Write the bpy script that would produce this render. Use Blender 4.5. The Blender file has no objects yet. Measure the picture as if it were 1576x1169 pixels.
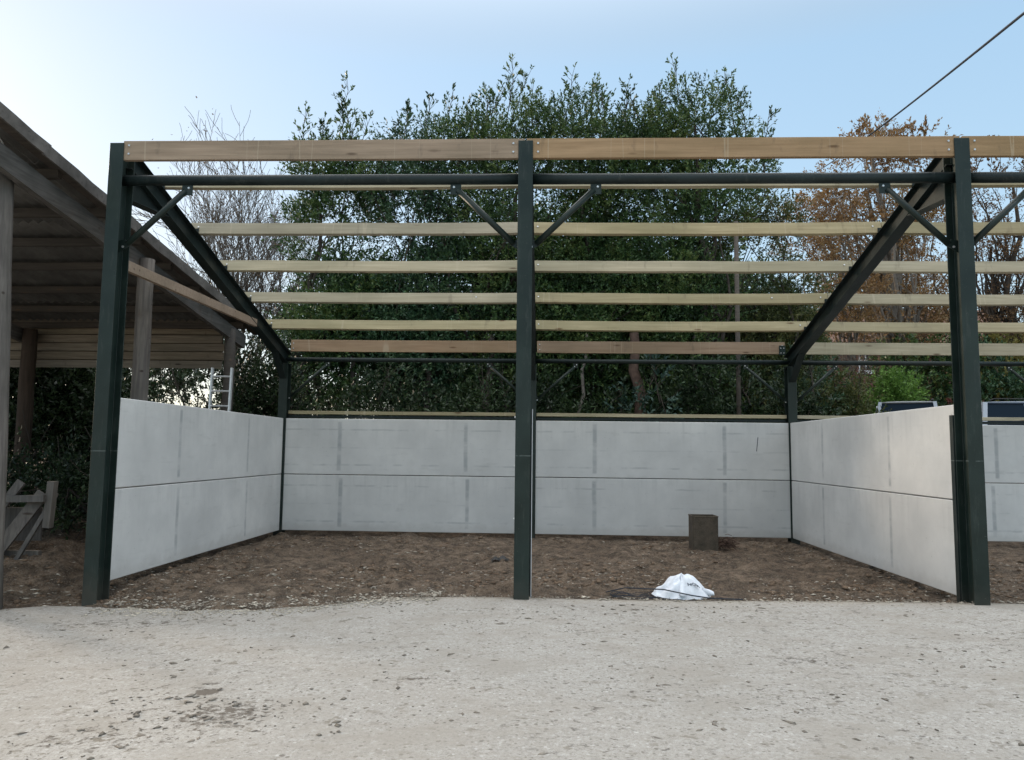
import bpy, bmesh, math, random
import numpy as np
from mathutils import Vector, Matrix
from math import radians, sin, cos, pi

random.seed(7)
RNG = np.random.default_rng(11)
sc = bpy.context.scene
COL = sc.collection

# ------------------------------------------------------------------ materials
def new_mat(name):
    m = bpy.data.materials.new(name); m.use_nodes = True
    nt = m.node_tree; nt.nodes.clear()
    out = nt.nodes.new('ShaderNodeOutputMaterial')
    return m, nt, out

class N:
    """tiny node helper"""
    def __init__(s, nt): s.nt = nt
    def n(s, t, **kw):
        o = s.nt.nodes.new('ShaderNode' + t)
        for k, v in kw.items():
            if k.startswith('i_'):
                o.inputs[k[2:].replace('_', ' ')].default_value = v
            else: setattr(o, k, v)
        return o
    def l(s, a, b): s.nt.links.new(a, b)
    def math(s, op, a, b=None, clamp=False):
        o = s.n('Math', operation=op); o.use_clamp = clamp
        for i, v in enumerate((a, b)):
            if v is None: continue
            if isinstance(v, (int, float)): o.inputs[i].default_value = v
            else: s.l(v, o.inputs[i])
        return o.outputs[0]
    def ramp(s, fac, stops, interp='LINEAR'):
        r = s.n('ValToRGB'); e = r.color_ramp.elements; r.color_ramp.interpolation = interp
        while len(e) < len(stops): e.new(0.5)
        for i, (p, c) in enumerate(stops):
            e[i].position = p
            e[i].color = (c, c, c, 1) if isinstance(c, (int, float)) else tuple(c) + (1,)
        s.l(fac, r.inputs[0]); return r.outputs[0]
    def mix(s, fac, a, b, mode='MIX'):
        o = s.n('Mix', data_type='RGBA', blend_type=mode)
        for i, v in ((0, fac), (6, a), (7, b)):
            if isinstance(v, (int, float)): o.inputs[i].default_value = v
            elif isinstance(v, tuple): o.inputs[i].default_value = v + (1,)
            else: s.l(v, o.inputs[i])
        return o.outputs[2]
    def noise(s, vec, scale, detail=4, rough=0.55, dist=0):
        o = s.n('TexNoise'); o.inputs['Scale'].default_value = scale
        o.inputs['Detail'].default_value = detail; o.inputs['Roughness'].default_value = rough
        o.inputs['Distortion'].default_value = dist
        if vec is not None: s.l(vec, o.inputs['Vector'])
        return o.outputs['Fac']
    def coords(s, scale=(1, 1, 1), rand=0.0, kind='Object', loc=(0, 0, 0)):
        tc = s.n('TexCoord'); m = s.n('Mapping'); m.inputs['Scale'].default_value = scale
        m.inputs['Location'].default_value = loc
        v = tc.outputs[kind]
        if rand:
            oi = s.n('ObjectInfo'); mu = s.n('VectorMath', operation='ADD')
            sc_ = s.n('VectorMath', operation='SCALE'); sc_.inputs[0].default_value = (1, .7, .4)
            s.l(s.math('MULTIPLY', oi.outputs['Random'], rand), sc_.inputs['Scale'])
            s.l(v, mu.inputs[0]); s.l(sc_.outputs[0], mu.inputs[1]); v = mu.outputs[0]
        s.l(v, m.inputs['Vector']); return m.outputs[0]
    def bsdf(s, out, color, rough=0.8, spec=0.5, metal=0.0, bump=None, bstr=0.3, bdist=0.01):
        b = s.n('BsdfPrincipled')
        if isinstance(color, tuple): b.inputs['Base Color'].default_value = color + (1,)
        else: s.l(color, b.inputs['Base Color'])
        if isinstance(rough, (int, float)): b.inputs['Roughness'].default_value = rough
        else: s.l(rough, b.inputs['Roughness'])
        b.inputs['Specular IOR Level'].default_value = spec
        b.inputs['Metallic'].default_value = metal
        if bump is not None:
            bp = s.n('Bump'); bp.inputs['Strength'].default_value = bstr
            bp.inputs['Distance'].default_value = bdist
            s.l(bump, bp.inputs['Height']); s.l(bp.outputs[0], b.inputs['Normal'])
        s.l(b.outputs[0], out.inputs[0]); return b

def mat_steel(name, base=(0.010, 0.0185, 0.0155), rough=0.36):
    m, nt, out = new_mat(name); q = N(nt)
    v = q.coords((1, 1, 1), 9)
    n1 = q.noise(v, 2.5, 5); n2 = q.noise(v, 60, 3)
    sv = q.coords((6, 6, 90), 9); scr = q.noise(sv, 1.0, 2)
    c = q.mix(q.ramp(n1, [(.35, 0), (.7, 1)]), base, tuple(x * 1.5 + .004 for x in base))
    c = q.mix(q.math('MULTIPLY', q.ramp(scr, [(.74, 0), (.78, 1)]), .35), c, (.2, .21, .2))
    c = q.mix(q.math('MULTIPLY', q.ramp(n2, [(.70, 0), (.74, 1)]), .4), c, (.16, .15, .13))
    # mud thrown up against the foot
    g = q.n('NewGeometry'); sx = q.n('SeparateXYZ'); q.l(g.outputs['Position'], sx.inputs[0])
    h = q.math('ADD', sx.outputs[2], q.math('MULTIPLY', q.noise(v, 9, 4), .35))
    c = q.mix(q.math('MULTIPLY', q.ramp(h, [(.1, 1), (.42, 0)]), .35), c, (.09, .075, .06))
    g2 = q.n('TexCoord'); s2 = q.n('SeparateXYZ'); q.l(g2.outputs['Object'], s2.inputs[0])
    for zz, wd in ((1.53, .006),):
        bnd = q.ramp(q.math('DIVIDE', q.math('ABSOLUTE', q.math('SUBTRACT', s2.outputs[2], zz)), wd), [(.6, 1), (1, 0)])
        c = q.mix(q.math('MULTIPLY', bnd, q.ramp(q.noise(v, 14, 3), [(.42, 0), (.55, .4)])), c, (.22, .25, .24))
    c = q.mix(q.math('MULTIPLY', q.ramp(q.noise(q.coords((14, 14, 2.2), 3), 1.3, 5, .7), [(.56, 0), (.74, 1)]), .30), c, (.10, .105, .095))
    r = q.ramp(n1, [(.3, rough - .06), (.75, rough + .14)])
    q.bsdf(out, c, r, .30, 0, n2, .04)
    return m

def mat_wood(name, a, b, knots=(.12, .075, .045), scale=(0.7, 16, 16), grime=.3, rough=.85):
    m, nt, out = new_mat(name); q = N(nt)
    v = q.coords(scale, 37)
    g = q.noise(v, 1.6, 6, .62, .35)
    v2 = q.coords((.5, 1.2, 1.2), 23); big = q.noise(v2, 1.6, 3)
    c = q.mix(q.ramp(g, [(.34, 0), (.66, 1)]), a, b)
    c = q.mix(q.ramp(big, [(.38, 0), (.68, .55)]), c, tuple(x * .82 for x in (b[0] * .8, b[1] * .86, b[2] * .8)))
    vor = q.n('TexVoronoi'); q.l(q.coords((1.7, 7, 7), 51), vor.inputs['Vector']); vor.inputs['Scale'].default_value = 1
    k = q.ramp(vor.outputs['Distance'], [(.06, 1), (.15, 0)])
    sel = q.n('SeparateColor'); q.l(vor.outputs['Color'], sel.inputs[0])
    k = q.math('MULTIPLY', k, q.ramp(sel.outputs[0], [(.35, 0), (.4, .9)]))
    c = q.mix(k, c, knots)
    st = q.noise(q.coords((9, 3, 3), 11), 1.0, 4)
    c = q.mix(q.math('MULTIPLY', q.ramp(st, [(.62, 0), (.72, 1)]), grime), c, (.09, .07, .055))
    oi = q.n('ObjectInfo'); hv = q.n('HueSaturation'); q.l(c, hv.inputs['Color'])
    q.l(q.math('ADD', .84, q.math('MULTIPLY', oi.outputs['Random'], .3)), hv.inputs['Value'])
    q.l(q.math('ADD', .8, q.math('MULTIPLY', q.math('FRACT', q.math('MULTIPLY', oi.outputs['Random'], 7.3)), .45)), hv.inputs['Saturation'])
    c = hv.outputs[0]
    # saw marks: a few narrow cross bands of paler wood
    if not name.startswith('pine'):
        q.bsdf(out, c, rough, .3, 0, g, .5, .008); return m
    wv = q.noise(q.coords((1.15, .02, .02) if scale[0] < 2 else (.02, .02, 1.15), 29), 3.0, 0)
    c = q.mix(q.ramp(wv, [(.66, 0), (.664, .3), (.668, .3), (.672, 0)]), c, (.55, .48, .36))
    q.bsdf(out, c, rough, .3, 0, g, .4, .005)
    return m

def mat_plain(name, col, rough=.7, var=.25, scale=6, spec=.4, metal=0, bstr=.2, dirt=None):
    m, nt, out = new_mat(name); q = N(nt)
    v = q.coords((1, 1, 1), 13)
    n1 = q.noise(v, scale, 6, .6); n2 = q.noise(v, scale * 7, 4)
    c = q.mix(q.ramp(n1, [(.3, 0), (.7, 1)]), tuple(x * (1 - var) for x in col), tuple(min(1, x * (1 + var)) for x in col))
    if dirt: c = q.mix(q.ramp(n2, [(.55, 0), (.7, .6)]), c, dirt)
    q.bsdf(out, c, rough, spec, metal, n2, bstr, .01)
    return m

def mat_leaf(name, cols, trans=.25, rough=.45, clump=1.3):
    m, nt, out = new_mat(name); q = N(nt)
    at = q.n('Attribute', attribute_name='tint')
    v = q.coords((1, 1, 1), 5)
    cl = q.noise(v, clump, 3)
    f = q.math('ADD', q.math('MULTIPLY', at.outputs['Fac'], .45), q.math('MULTIPLY', q.ramp(cl, [(.36, 0), (.64, 1)]), .55))
    n = len(cols)
    c = q.ramp(f, [(0.08 + .84 * i / (n - 1), cols[i]) for i in range(n)])
    b = q.n('BsdfPrincipled'); q.l(c, b.inputs['Base Color'])
    b.inputs['Roughness'].default_value = rough; b.inputs['Specular IOR Level'].default_value = .3
    t = q.n('BsdfTranslucent'); q.l(q.mix(.5, c, (.25, .32, .05), 'ADD') if False else c, t.inputs['Color'])
    mx = q.n('MixShader'); mx.inputs[0].default_value = trans
    q.l(b.outputs[0], mx.inputs[1]); q.l(t.outputs[0], mx.inputs[2]); q.l(mx.outputs[0], out.inputs[0])
    return m

def mat_panel(name='precast_concrete', hk=.30):
    """precast concrete wall panel: formwork joints and lifting stains at fixed places on the panel (local x along it)"""
    m, nt, out = new_mat(name); q = N(nt)
    tc = q.n('TexCoord'); s = q.n('SeparateXYZ'); q.l(tc.outputs['Object'], s.inputs[0])
    x, z = s.outputs[0], s.outputs[2]
    v = q.coords((1, 1, 1), 31)
    big = q.noise(v, .9, 5, .6); mid = q.noise(v, 5, 6, .65); fine = q.noise(v, 90, 3)
    smear = q.noise(q.coords((1.0, 1.0, 5), 17), 2.2, 4)
    c = q.mix(q.ramp(big, [(.3, 0), (.72, 1)]), (.52, .52, .51), (.69, .685, .665))
    c = q.mix(q.math('MULTIPLY', q.ramp(mid, [(.45, 0), (.75, 1)]), .35), c, (.52, .52, .51))
    wob = q.math('MULTIPLY', q.math('SUBTRACT', q.noise(v, 3, 3), .5), .03)
    xw = q.math('ADD', x, wob); zw = q.math('ADD', z, wob)
    def band(val, pos, w):
        d = q.math('ABSOLUTE', q.math('SUBTRACT', val, pos))
        return q.ramp(q.math('DIVIDE', d, w), [(.45, 1), (1.0, 0)])
    oi = q.n('ObjectInfo'); sh = q.math('MULTIPLY', q.math('SUBTRACT', oi.outputs['Random'], .5), .12)
    xs = q.math('ADD', xw, sh)
    br = q.ramp(q.noise(q.coords((1, 1, 3), 7), 1.6, 4), [(.38, .25), (.6, 1)])
    vert = q.math('MAXIMUM', band(xs, -1.22, .05), band(xs, 1.17, .045))
    zr = q.ramp(q.math('ABSOLUTE', q.math('SUBTRACT', z, .53)), [(.44, 1), (.47, 0)])
    vert = q.math('MULTIPLY', q.math('MULTIPLY', vert, zr), q.math('MULTIPLY', br, .55))
    br2 = q.ramp(q.noise(q.coords((2.2, 2.2, 1), 19), 1.2, 4), [(.46, 0), (.58, 1)])
    hor = q.math('MAXIMUM', q.math('MAXIMUM', band(zw, .18, .022), band(zw, .84, .02)), q.math('MULTIPLY', band(zw, .5, .018), .5))
    xr = q.ramp(q.math('ABSOLUTE', xs), [(1.15, 1), (1.2, 0)])
    hor = q.math('MULTIPLY', q.math('MULTIPLY', hor, xr), q.math('MULTIPLY', br2, hk))
    st = q.math('MAXIMUM', vert, hor)
    c = q.mix(st, c, (.22, .24, .255))
    drip = q.noise(q.coords((7, 7, .55), 23), 1.5, 5, .6)
    topm = q.ramp(z, [(.35, 0), (1.02, 1)])
    c = q.mix(q.math('MULTIPLY', q.math('MULTIPLY', q.ramp(drip, [(.50, 0), (.72, 1)]), topm), .28), c, (.36, .365, .36))
    # splashed earth along the bottom of the lower panels and drips at joints
    c = q.mix(q.math('MULTIPLY', q.ramp(smear, [(.62, 0), (.8, 1)]), .22), c, (.27, .27, .26))
    g = q.n('NewGeometry'); gs = q.n('SeparateXYZ'); q.l(g.outputs['Position'], gs.inputs[0])
    hh = q.math('ADD', gs.outputs[2], q.math('MULTIPLY', mid, -.25))
    c = q.mix(q.math('MULTIPLY', q.ramp(hh, [(-.05, 1), (.10, 0)]), .15), c, (.22, .18, .14))
    vor = q.n('TexVoronoi'); q.l(q.coords((1, 1, 1), 41), vor.inputs['Vector']); vor.inputs['Scale'].default_value = 9
    pits = q.ramp(vor.outputs['Distance'], [(.045, 1), (.075, 0)])
    c = q.mix(q.math('MULTIPLY', pits, .3), c, (.16, .16, .16))
    q.bsdf(out, c, .78, .3, 0, q.math('ADD', fine, q.math('MULTIPLY', mid, 2)), .12, .004)
    return m

def mat_yard():
    m, nt, out = new_mat('yard_concrete'); q = N(nt)
    v = q.coords((1, 1, 1))
    big = q.noise(v, .35, 5, .6); mid = q.noise(v, 2.6, 7, .68); fine = q.noise(v, 38, 6, .75); vf = q.noise(v, 160, 3, .7)
    c = q.mix(q.ramp(big, [(.3, 0), (.7, 1)]), (.375, .35, .315), (.455, .43, .39))
    c = q.mix(q.ramp(mid, [(.42, 0), (.72, .7)]), c, (.39, .365, .33))
    c = q.mix(q.ramp(q.noise(q.coords((1, 1.6, 1)), 7, 8, .75), [(.46, 0), (.62, .7)]), c, (.35, .325, .285))
    c = q.mix(q.ramp(fine, [(.47, 0), (.60, .8)]), c, (.29, .27, .24))
    c = q.mix(q.ramp(q.noise(v, 24, 5, .7), [(.54, 0), (.68, .6)]), c, (.56, .54, .51))
    c = q.mix(q.ramp(vf, [(.53, 0), (.66, .6)]), c, (.23, .21, .19))
    c = q.mix(q.ramp(q.noise(q.coords((1, 1, 1), loc=(5, 9, 0)), 85, 3, .7), [(.60, 0), (.66, .8)]), c, (.20, .175, .15))
    for sc2, rad, colr, thr, off in ((34, .22, (.18, .16, .135), .78, 1), (17, .17, (.17, .15, .125), .72, 4), (27, .2, (.52, .50, .47), .86, 8), (8, .10, (.15, .13, .11), .70, 13)):
        vo = q.n('TexVoronoi'); q.l(q.coords((1, 1, 1), loc=(off, off * .7, 0)), vo.inputs['Vector']); vo.inputs['Scale'].default_value = sc2
        sp_ = q.n('SeparateColor'); q.l(vo.outputs['Color'], sp_.inputs[0])
        dd = q.math('ADD', vo.outputs['Distance'], q.math('MULTIPLY', q.math('SUBTRACT', vf, .5), .25))
        k_ = q.math('MULTIPLY', q.ramp(dd, [(rad, 1), (rad * 1.5, 0)]), q.ramp(sp_.outputs[0], [(thr, 0), (thr + .03, .8)]))
        c = q.mix(k_, c, colr)
    blot = q.noise(q.coords((1, 1.15, 1)), 8, 5, .62)
    c = q.mix(q.math('MULTIPLY', q.ramp(blot, [(.60, 0), (.635, 1)]), q.ramp(mid, [(.42, .15), (.58, .9)])), c, (.20, .175, .14))
    sm = q.noise(q.coords((1, 1.5, 1), loc=(3, 1, 0)), 1.3, 7, .68)
    c = q.mix(q.ramp(sm, [(.47, 0), (.62, .6)]), c, (.31, .28, .24))
    # dropped mud, in streaks and blotches
    streak = q.noise(q.coords((2.6, 3.4, 1)), 3.4, 8, .72)
    area = q.noise(v, .55, 2)
    mud = q.math('MULTIPLY', q.ramp(streak, [(.58, 0), (.66, 1)]), q.ramp(area, [(.42, .12), (.60, .85)]))
    g = q.n('TexCoord')
    def patch(px, py, rx, ry, lo=.45, hi=.58):
        mp = q.n('Mapping'); mp.vector_type = 'TEXTURE'
        mp.inputs['Location'].default_value = (px, py, 0); mp.inputs['Scale'].default_value = (rx, ry, 100)
        q.l(g.outputs['Object'], mp.inputs['Vector'])
        ln = q.n('VectorMath', operation='LENGTH'); q.l(mp.outputs[0], ln.inputs[0])
        ed = q.ramp(ln.outputs['Value'], [(.25, 1), (1, 0)])
        nn = q.noise(q.coords((4.5, 5.5, 1)), 3.0, 9, .75)
        return q.ramp(q.math('ADD', nn, q.math('MULTIPLY', ed, lo)), [(.645, 0), (.70, 1)])
    for a in ((-1.75, -3.55, .55, .42, .18), (-2.05, -3.1, .16, .1, .3), (-2.3, -3.9, .9, .35, .11), (-.6, -2.9, .5, .2, .12), (2.2, -2.2, .5, .2, .12), (.6, -1.4, .6, .15, .1), (4.3, -1.6, 1.1, 1.2, .08), (1.5, -3.0, 2.6, .6, .07), (-3.9, -.8, 1.8, .35, .12)):
        mud = q.math('MAXIMUM', mud, q.math('MULTIPLY', patch(*a), .95))
    c = q.mix(mud, c, (.13, .11, .09))
    # earth trodden along the far edge
    sx = q.n('SeparateXYZ'); q.l(g.outputs['Object'], sx.inputs[0])
    ed = q.math('ADD', sx.outputs[1], q.math('MULTIPLY', q.math('SUBTRACT', mid, .5), .9))
    c = q.mix(q.math('MULTIPLY', q.ramp(q.math('ADD', q.math('MULTIPLY', ed, 1.0), .5), [(.30, 0), (.62, 1)]), .35), c, (.34, .29, .23))
    h = q.math('ADD', q.math('MULTIPLY', fine, .8), q.math('ADD', q.math('MULTIPLY', vf, .35), q.math('MULTIPLY', mud, 1.5)))
    q.bsdf(out, c, .92, .2, 0, h, .55, .012)
    return m

def mat_earth():
    m, nt, out = new_mat('bare_earth'); q = N(nt)
    v = q.coords((1, 1, 1))
    big = q.noise(v, .8, 5, .6); mid = q.noise(v, 6, 7, .7); fine = q.noise(v, 45, 5, .7)
    c = q.mix(q.ramp(big, [(.35, 0), (.68, 1)]), (.235, .17, .12), (.36, .27, .195))
    c = q.mix(q.ramp(mid, [(.42, 0), (.60, .85)]), c, (.085, .065, .05))
    c = q.mix(q.ramp(q.noise(q.coords((1, 1.5, 1)), 2.3, 6, .7), [(.48, 0), (.62, .7)]), c, (.10, .078, .058))
    c = q.mix(q.ramp(q.noise(v, 17, 4), [(.6, 0), (.75, .5)]), c, (.33, .28, .22))
    c = q.mix(q.ramp(fine, [(.56, 0), (.66, .6)]), c, (.40, .36, .30))
    c = q.mix(q.ramp(fine, [(.34, .8), (.45, 0)]), c, (.04, .03, .024))
    q.bsdf(out, c, .95, .15, 0, q.math('ADD', q.math('MULTIPLY', mid, 1.2), fine), 1.0, .07)
    return m

M = {}
M['steel'] = mat_steel('painted_steel')
M['steel_dark'] = mat_steel('painted_steel_dark', (.009, .016, .016), .42)
M['zinc'] = mat_plain('zinc_bolt', (.62, .63, .63), .35, .1, 20, .5, .6, .05)
M['pine_brown'] = mat_wood('pine_brown', (.42, .295, .19), (.29, .20, .125))
M['pine_green'] = mat_wood('pine_green', (.47, .415, .285), (.355, .305, .205))
M['pine_red'] = mat_wood('pine_red', (.39, .285, .20), (.29, .20, .135))
M['endgrain'] = mat_plain('endgrain', (.55, .45, .32), .8, .2, 30)
M['old_wood'] = mat_wood('weathered_wood', (.17, .155, .14), (.09, .08, .075), (.04, .03, .025), (16, 16, 1.0), .5)
M['old_wood_x'] = mat_wood('weathered_boards', (.27, .225, .175), (.17, .14, .11), (.04, .03, .025), (1.0, 16, 16), .5)
M['old_wood_y'] = mat_wood('weathered_rafter', (.15, .14, .13), (.07, .065, .06), (.05, .04, .03), (16, 1.0, 16), .5)
M['red_wood'] = mat_wood('rusty_post', (.085, .062, .05), (.05, .037, .03), (.03, .02, .02), (16, 16, 1.0), .5)
M['sheet'] = mat_plain('cement_sheet', (.14, .135, .125), .9, .4, 1.6, .2, 0, .4, (.13, .125, .11))
M['verge'] = mat_plain('verge_sheet', (.12, .11, .10), .9, .45, 3, .2, 0, .5, (.06, .055, .05))
M['dark_wood'] = mat_wood('dark_purlin', (.10, .085, .07), (.06, .05, .045))
M['panel'] = mat_panel(); M['panel_side'] = mat_panel('precast_concrete_side', .04)
M['yard'] = mat_yard()
M['earth'] = mat_earth()
M['alu'] = mat_plain('aluminium', (.72, .73, .74), .4, .1, 10, .5, .5, .1)
M['bark'] = mat_plain('bark', (.06, .05, .042), .95, .45, 9, .2, 0, .8)
M['bark_pale'] = mat_plain('bark_pale', (.16, .14, .12), .95, .4, 9, .2, 0, .6)
M['bark_red'] = mat_plain('bark_red', (.10, .065, .05), .95, .4, 9, .2, 0, .6)
M['evergreen'] = mat_leaf('evergreen_leaf', [(.018, .042, .018), (.042, .086, .032), (.08, .14, .043), (.17, .215, .07)], .22, .38)
M['evergreen_b'] = mat_leaf('evergreen_leaf_blue', [(.016, .042, .024), (.035, .08, .04), (.065, .128, .062), (.12, .18, .08)], .18, .4)
M['olive'] = mat_leaf('olive_leaf', [(.028, .045, .016), (.06, .08, .028), (.10, .12, .04), (.17, .16, .055)], .3, .5)
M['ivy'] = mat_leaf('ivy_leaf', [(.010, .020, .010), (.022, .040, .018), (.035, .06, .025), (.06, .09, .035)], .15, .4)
M['conifer'] = mat_leaf('conifer_leaf', [(.02, .045, .035), (.04, .08, .06), (.07, .12, .095)], .1, .5)
M['autumn'] = mat_leaf('autumn_leaf', [(.12, .07, .035), (.21, .125, .055), (.29, .175, .08), (.30, .235, .12)], .35, .6)
M['autumn_b'] = mat_leaf('brown_leaf', [(.08, .05, .028), (.15, .09, .045), (.21, .13, .065)], .3, .6)
M['yellow'] = mat_leaf('yellow_leaf', [(.10, .11, .03), (.2, .18, .05), (.3, .25, .08)], .35, .6)
M['lime'] = mat_leaf('lime_leaf', [(.07, .14, .03), (.14, .26, .05), (.22, .36, .08)], .3, .5)
M['red_leaf'] = mat_leaf('red_leaf', [(.10, .03, .025), (.18, .06, .05), (.24, .10, .07)], .3, .5)
M['drum'] = mat_plain('rusty_tin', (.085, .068, .05), .7, .4, 7, .4, .2, .4, (.14, .11, .07))
M['black'] = mat_plain('black_rubber', (.015, .015, .015), .5, .2, 8)
M['cable'] = mat_plain('cable', (.02, .025, .035), .6, .2, 8)
M['chip'] = mat_plain('pale_chips', (.42, .37, .30), .9, .45, 4, .2, 0, .3)
M['clod'] = mat_plain('clods', (.15, .105, .072), .95, .4, 6, .15, 0, .8)
M['crumb'] = mat_plain('crumbs', (.20, .175, .145), .95, .4, 6, .15, 0, .5)
M['ink'] = mat_plain('ink', (.02, .03, .05), .6, .2, 40)
M['brick'] = None
def mat_bag():
    m, nt, out = new_mat('woven_sack'); q = N(nt)
    v = q.coords((1, 1, 1)); n1 = q.noise(v, 7, 6, .7); n2 = q.noise(v, 26, 4)
    c = q.mix(q.ramp(n1, [(.4, 0), (.75, .5)]), (.76, .79, .84), (.55, .57, .60))
    c = q.mix(q.ramp(n2, [(.6, 0), (.75, .35)]), c, (.34, .30, .27))
    q.bsdf(out, c, .5, .4, 0, n1, .6, .02); return m
M['bag'] = mat_bag()
def mat_brick():
    m, nt, out = new_mat('red_brick'); q = N(nt)
    tc = q.n('TexCoord'); mp = q.n('Mapping'); mp.inputs['Rotation'].default_value = (radians(90), 0, 0)
    q.l(tc.outputs['Object'], mp.inputs['Vector'])
    b = q.n('TexBrick'); q.l(mp.outputs[0], b.inputs['Vector']); b.inputs['Scale'].default_value = 4.4
    b.inputs['Color1'].default_value = (.17, .075, .055, 1); b.inputs['Color2'].default_value = (.13, .06, .045, 1)
    b.inputs['Mortar'].default_value = (.2, .18, .16, 1); b.inputs['Mortar Size'].default_value = .012
    q.bsdf(out, b.outputs['Color'], .9, .2); return m
M['brick'] = mat_brick()
M['tile'] = mat_plain('roof_tile', (.16, .09, .065), .85, .3, 6)
M['white'] = mat_plain('white_paint', (.72, .73, .75), .45, .08, 4, .5, 0, .02)
def mat_car(name, col):
    m, nt, out = new_mat(name); q = N(nt)
    b = q.bsdf(out, col, .25, .5 if max(col) > .04 else .12); b.inputs['Coat Weight'].default_value = .6 if max(col) > .04 else 0; b.inputs['Coat Roughness'].default_value = .05; return m
M['car_white'] = mat_car('white_car_paint', (.5, .53, .58)); M['car_grey'] = mat_car('grey_car_paint', (.16, .17, .18))
M['car_blue'] = mat_car('blue_car_paint', (.045, .075, .12))
M['glass'] = mat_car('dark_glass', (.012, .022, .036))
M['trim'] = mat_plain('black_trim', (.02, .02, .022), .5, .1, 5)
M['chrome'] = mat_plain('bright_trim', (.7, .72, .75), .2, .05, 5, .5, .8, 0)

# ------------------------------------------------------------------ mesh helpers
def root_loc(o):
    v = Vector((0, 0, 0))
    while o is not None: v += o.location; o = o.parent
    return v

class MB:
    def __init__(s): s.v = []; s.f = []
    def add(s, vs, fs):
        b = len(s.v); s.v += [tuple(p) for p in vs]; s.f += [tuple(b + i for i in f) for f in fs]; return s
    def box(s, x0, x1, y0, y1, z0, z1):
        return s.add([(x0, y0, z0), (x1, y0, z0), (x1, y1, z0), (x0, y1, z0), (x0, y0, z1), (x1, y0, z1), (x1, y1, z1), (x0, y1, z1)],
                     [(0, 3, 2, 1), (4, 5, 6, 7), (0, 1, 5, 4), (1, 2, 6, 5), (2, 3, 7, 6), (3, 0, 4, 7)])
    def beam(s, p, q, w, h, up=(0, 0, 1), segs=1, wob=0):
        """box from p to q, w across, h along up"""
        p = Vector(p); q = Vector(q); d = (q - p).normalized(); u = Vector(up)
        a = d.cross(u).normalized(); u = a.cross(d).normalized()
        vs = []; fs = []
        for i in range(segs + 1):
            c = p.lerp(q, i / segs)
            if wob: c = c + u * random.uniform(-wob, wob) + a * random.uniform(-wob, wob)
            for sa, su in ((-1, -1), (1, -1), (1, 1), (-1, 1)):
                vs.append(c + a * (sa * w / 2) + u * (su * h / 2))
        for i in range(segs):
            for k in range(4):
                k2 = (k + 1) % 4
                fs.append((i * 4 + k, i * 4 + k2, i * 4 + 4 + k2, i * 4 + 4 + k))
        fs.append((3, 2, 1, 0)); n = segs * 4; fs.append((n, n + 1, n + 2, n + 3))
        return s.add(vs, fs)
    def tube(s, pts, rad, sides=10, cap=True):
        pts = [Vector(p) for p in pts]
        if isinstance(rad, (int, float)): rad = [rad] * len(pts)
        vs = []; fs = []
        d0 = (pts[1] - pts[0]).normalized()
        a = d0.cross(Vector((0, 0, 1)))
        if a.length < .05: a = d0.cross(Vector((0, 1, 0)))
        a.normalize()
        for i, p in enumerate(pts):
            d = (pts[min(i + 1, len(pts) - 1)] - pts[max(i - 1, 0)]).normalized()
            a = (a - d * a.dot(d)).normalized(); b = d.cross(a)
            for k in range(sides):
                t = 2 * pi * k / sides
                vs.append(p + a * (cos(t) * rad[i]) + b * (sin(t) * rad[i]))
        for i in range(len(pts) - 1):
            for k in range(sides):
                k2 = (k + 1) % sides
                fs.append((i * sides + k, i * sides + k2, (i + 1) * sides + k2, (i + 1) * sides + k))
        if cap:
            fs.append(tuple(reversed(range(sides)))); n = (len(pts) - 1) * sides
            fs.append(tuple(n + k for k in range(sides)))
        return s.add(vs, fs)
    def bolt(s, p, d, r=.016, h=.014):
        p = Vector(p); d = Vector(d).normalized()
        return s.tube([p - d * .004, p + d * h], [r, r * .85], 6)
    def prism(s, poly, axis_vec):
        """closed polygon (3d points) pushed by axis_vec"""
        n = len(poly); a = Vector(axis_vec)
        vs = [Vector(p) for p in poly] + [Vector(p) + a for p in poly]
        fs = [tuple(range(n)), tuple(reversed(range(n, 2 * n)))]
        for i in range(n):
            j = (i + 1) % n; fs.append((i, n + i, n + j, j))
        return s.add(vs, fs)
    def build(s, name, mat, parent=None, smooth=False, bevel=0, origin=None):
        me = bpy.data.meshes.new(name)
        o = bpy.data.objects.new(name, me)
        off = root_loc(parent) if parent else Vector((0, 0, 0))
        org = Vector(origin) if origin is not None else off
        me.from_pydata([(x - org.x, y - org.y, z - org.z) for x, y, z in s.v], [], s.f)
        me.update(); bm = bmesh.new(); bm.from_mesh(me); bmesh.ops.recalc_face_normals(bm, faces=bm.faces); bm.to_mesh(me); bm.free()
        COL.objects.link(o); o.parent = parent; o.location = org - off
        me.materials.append(mat)
        if smooth: me.polygons.foreach_set('use_smooth', [True] * len(me.polygons))
        if bevel:
            b = o.modifiers.new('bevel', 'BEVEL'); b.width = bevel; b.segments = 1; b.limit_method = 'ANGLE'
        return o

def tag(o, label=None, cat=None, group=None, kind=None):
    if label: o['label'] = label
    if cat: o['category'] = cat
    if group: o['group'] = group
    if kind: o['kind'] = kind
    return o
def empty(name, loc, label=None, cat=None, group=None):
    o = bpy.data.objects.new(name, None); o.empty_display_size = .2
    COL.objects.link(o); o.location = loc; return tag(o, label, cat, group)
def copy_tree(o, parent=None):
    c = o.copy(); COL.objects.link(c); c.parent = parent
    for ch in list(o.children): copy_tree(ch, c)
    return c

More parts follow.
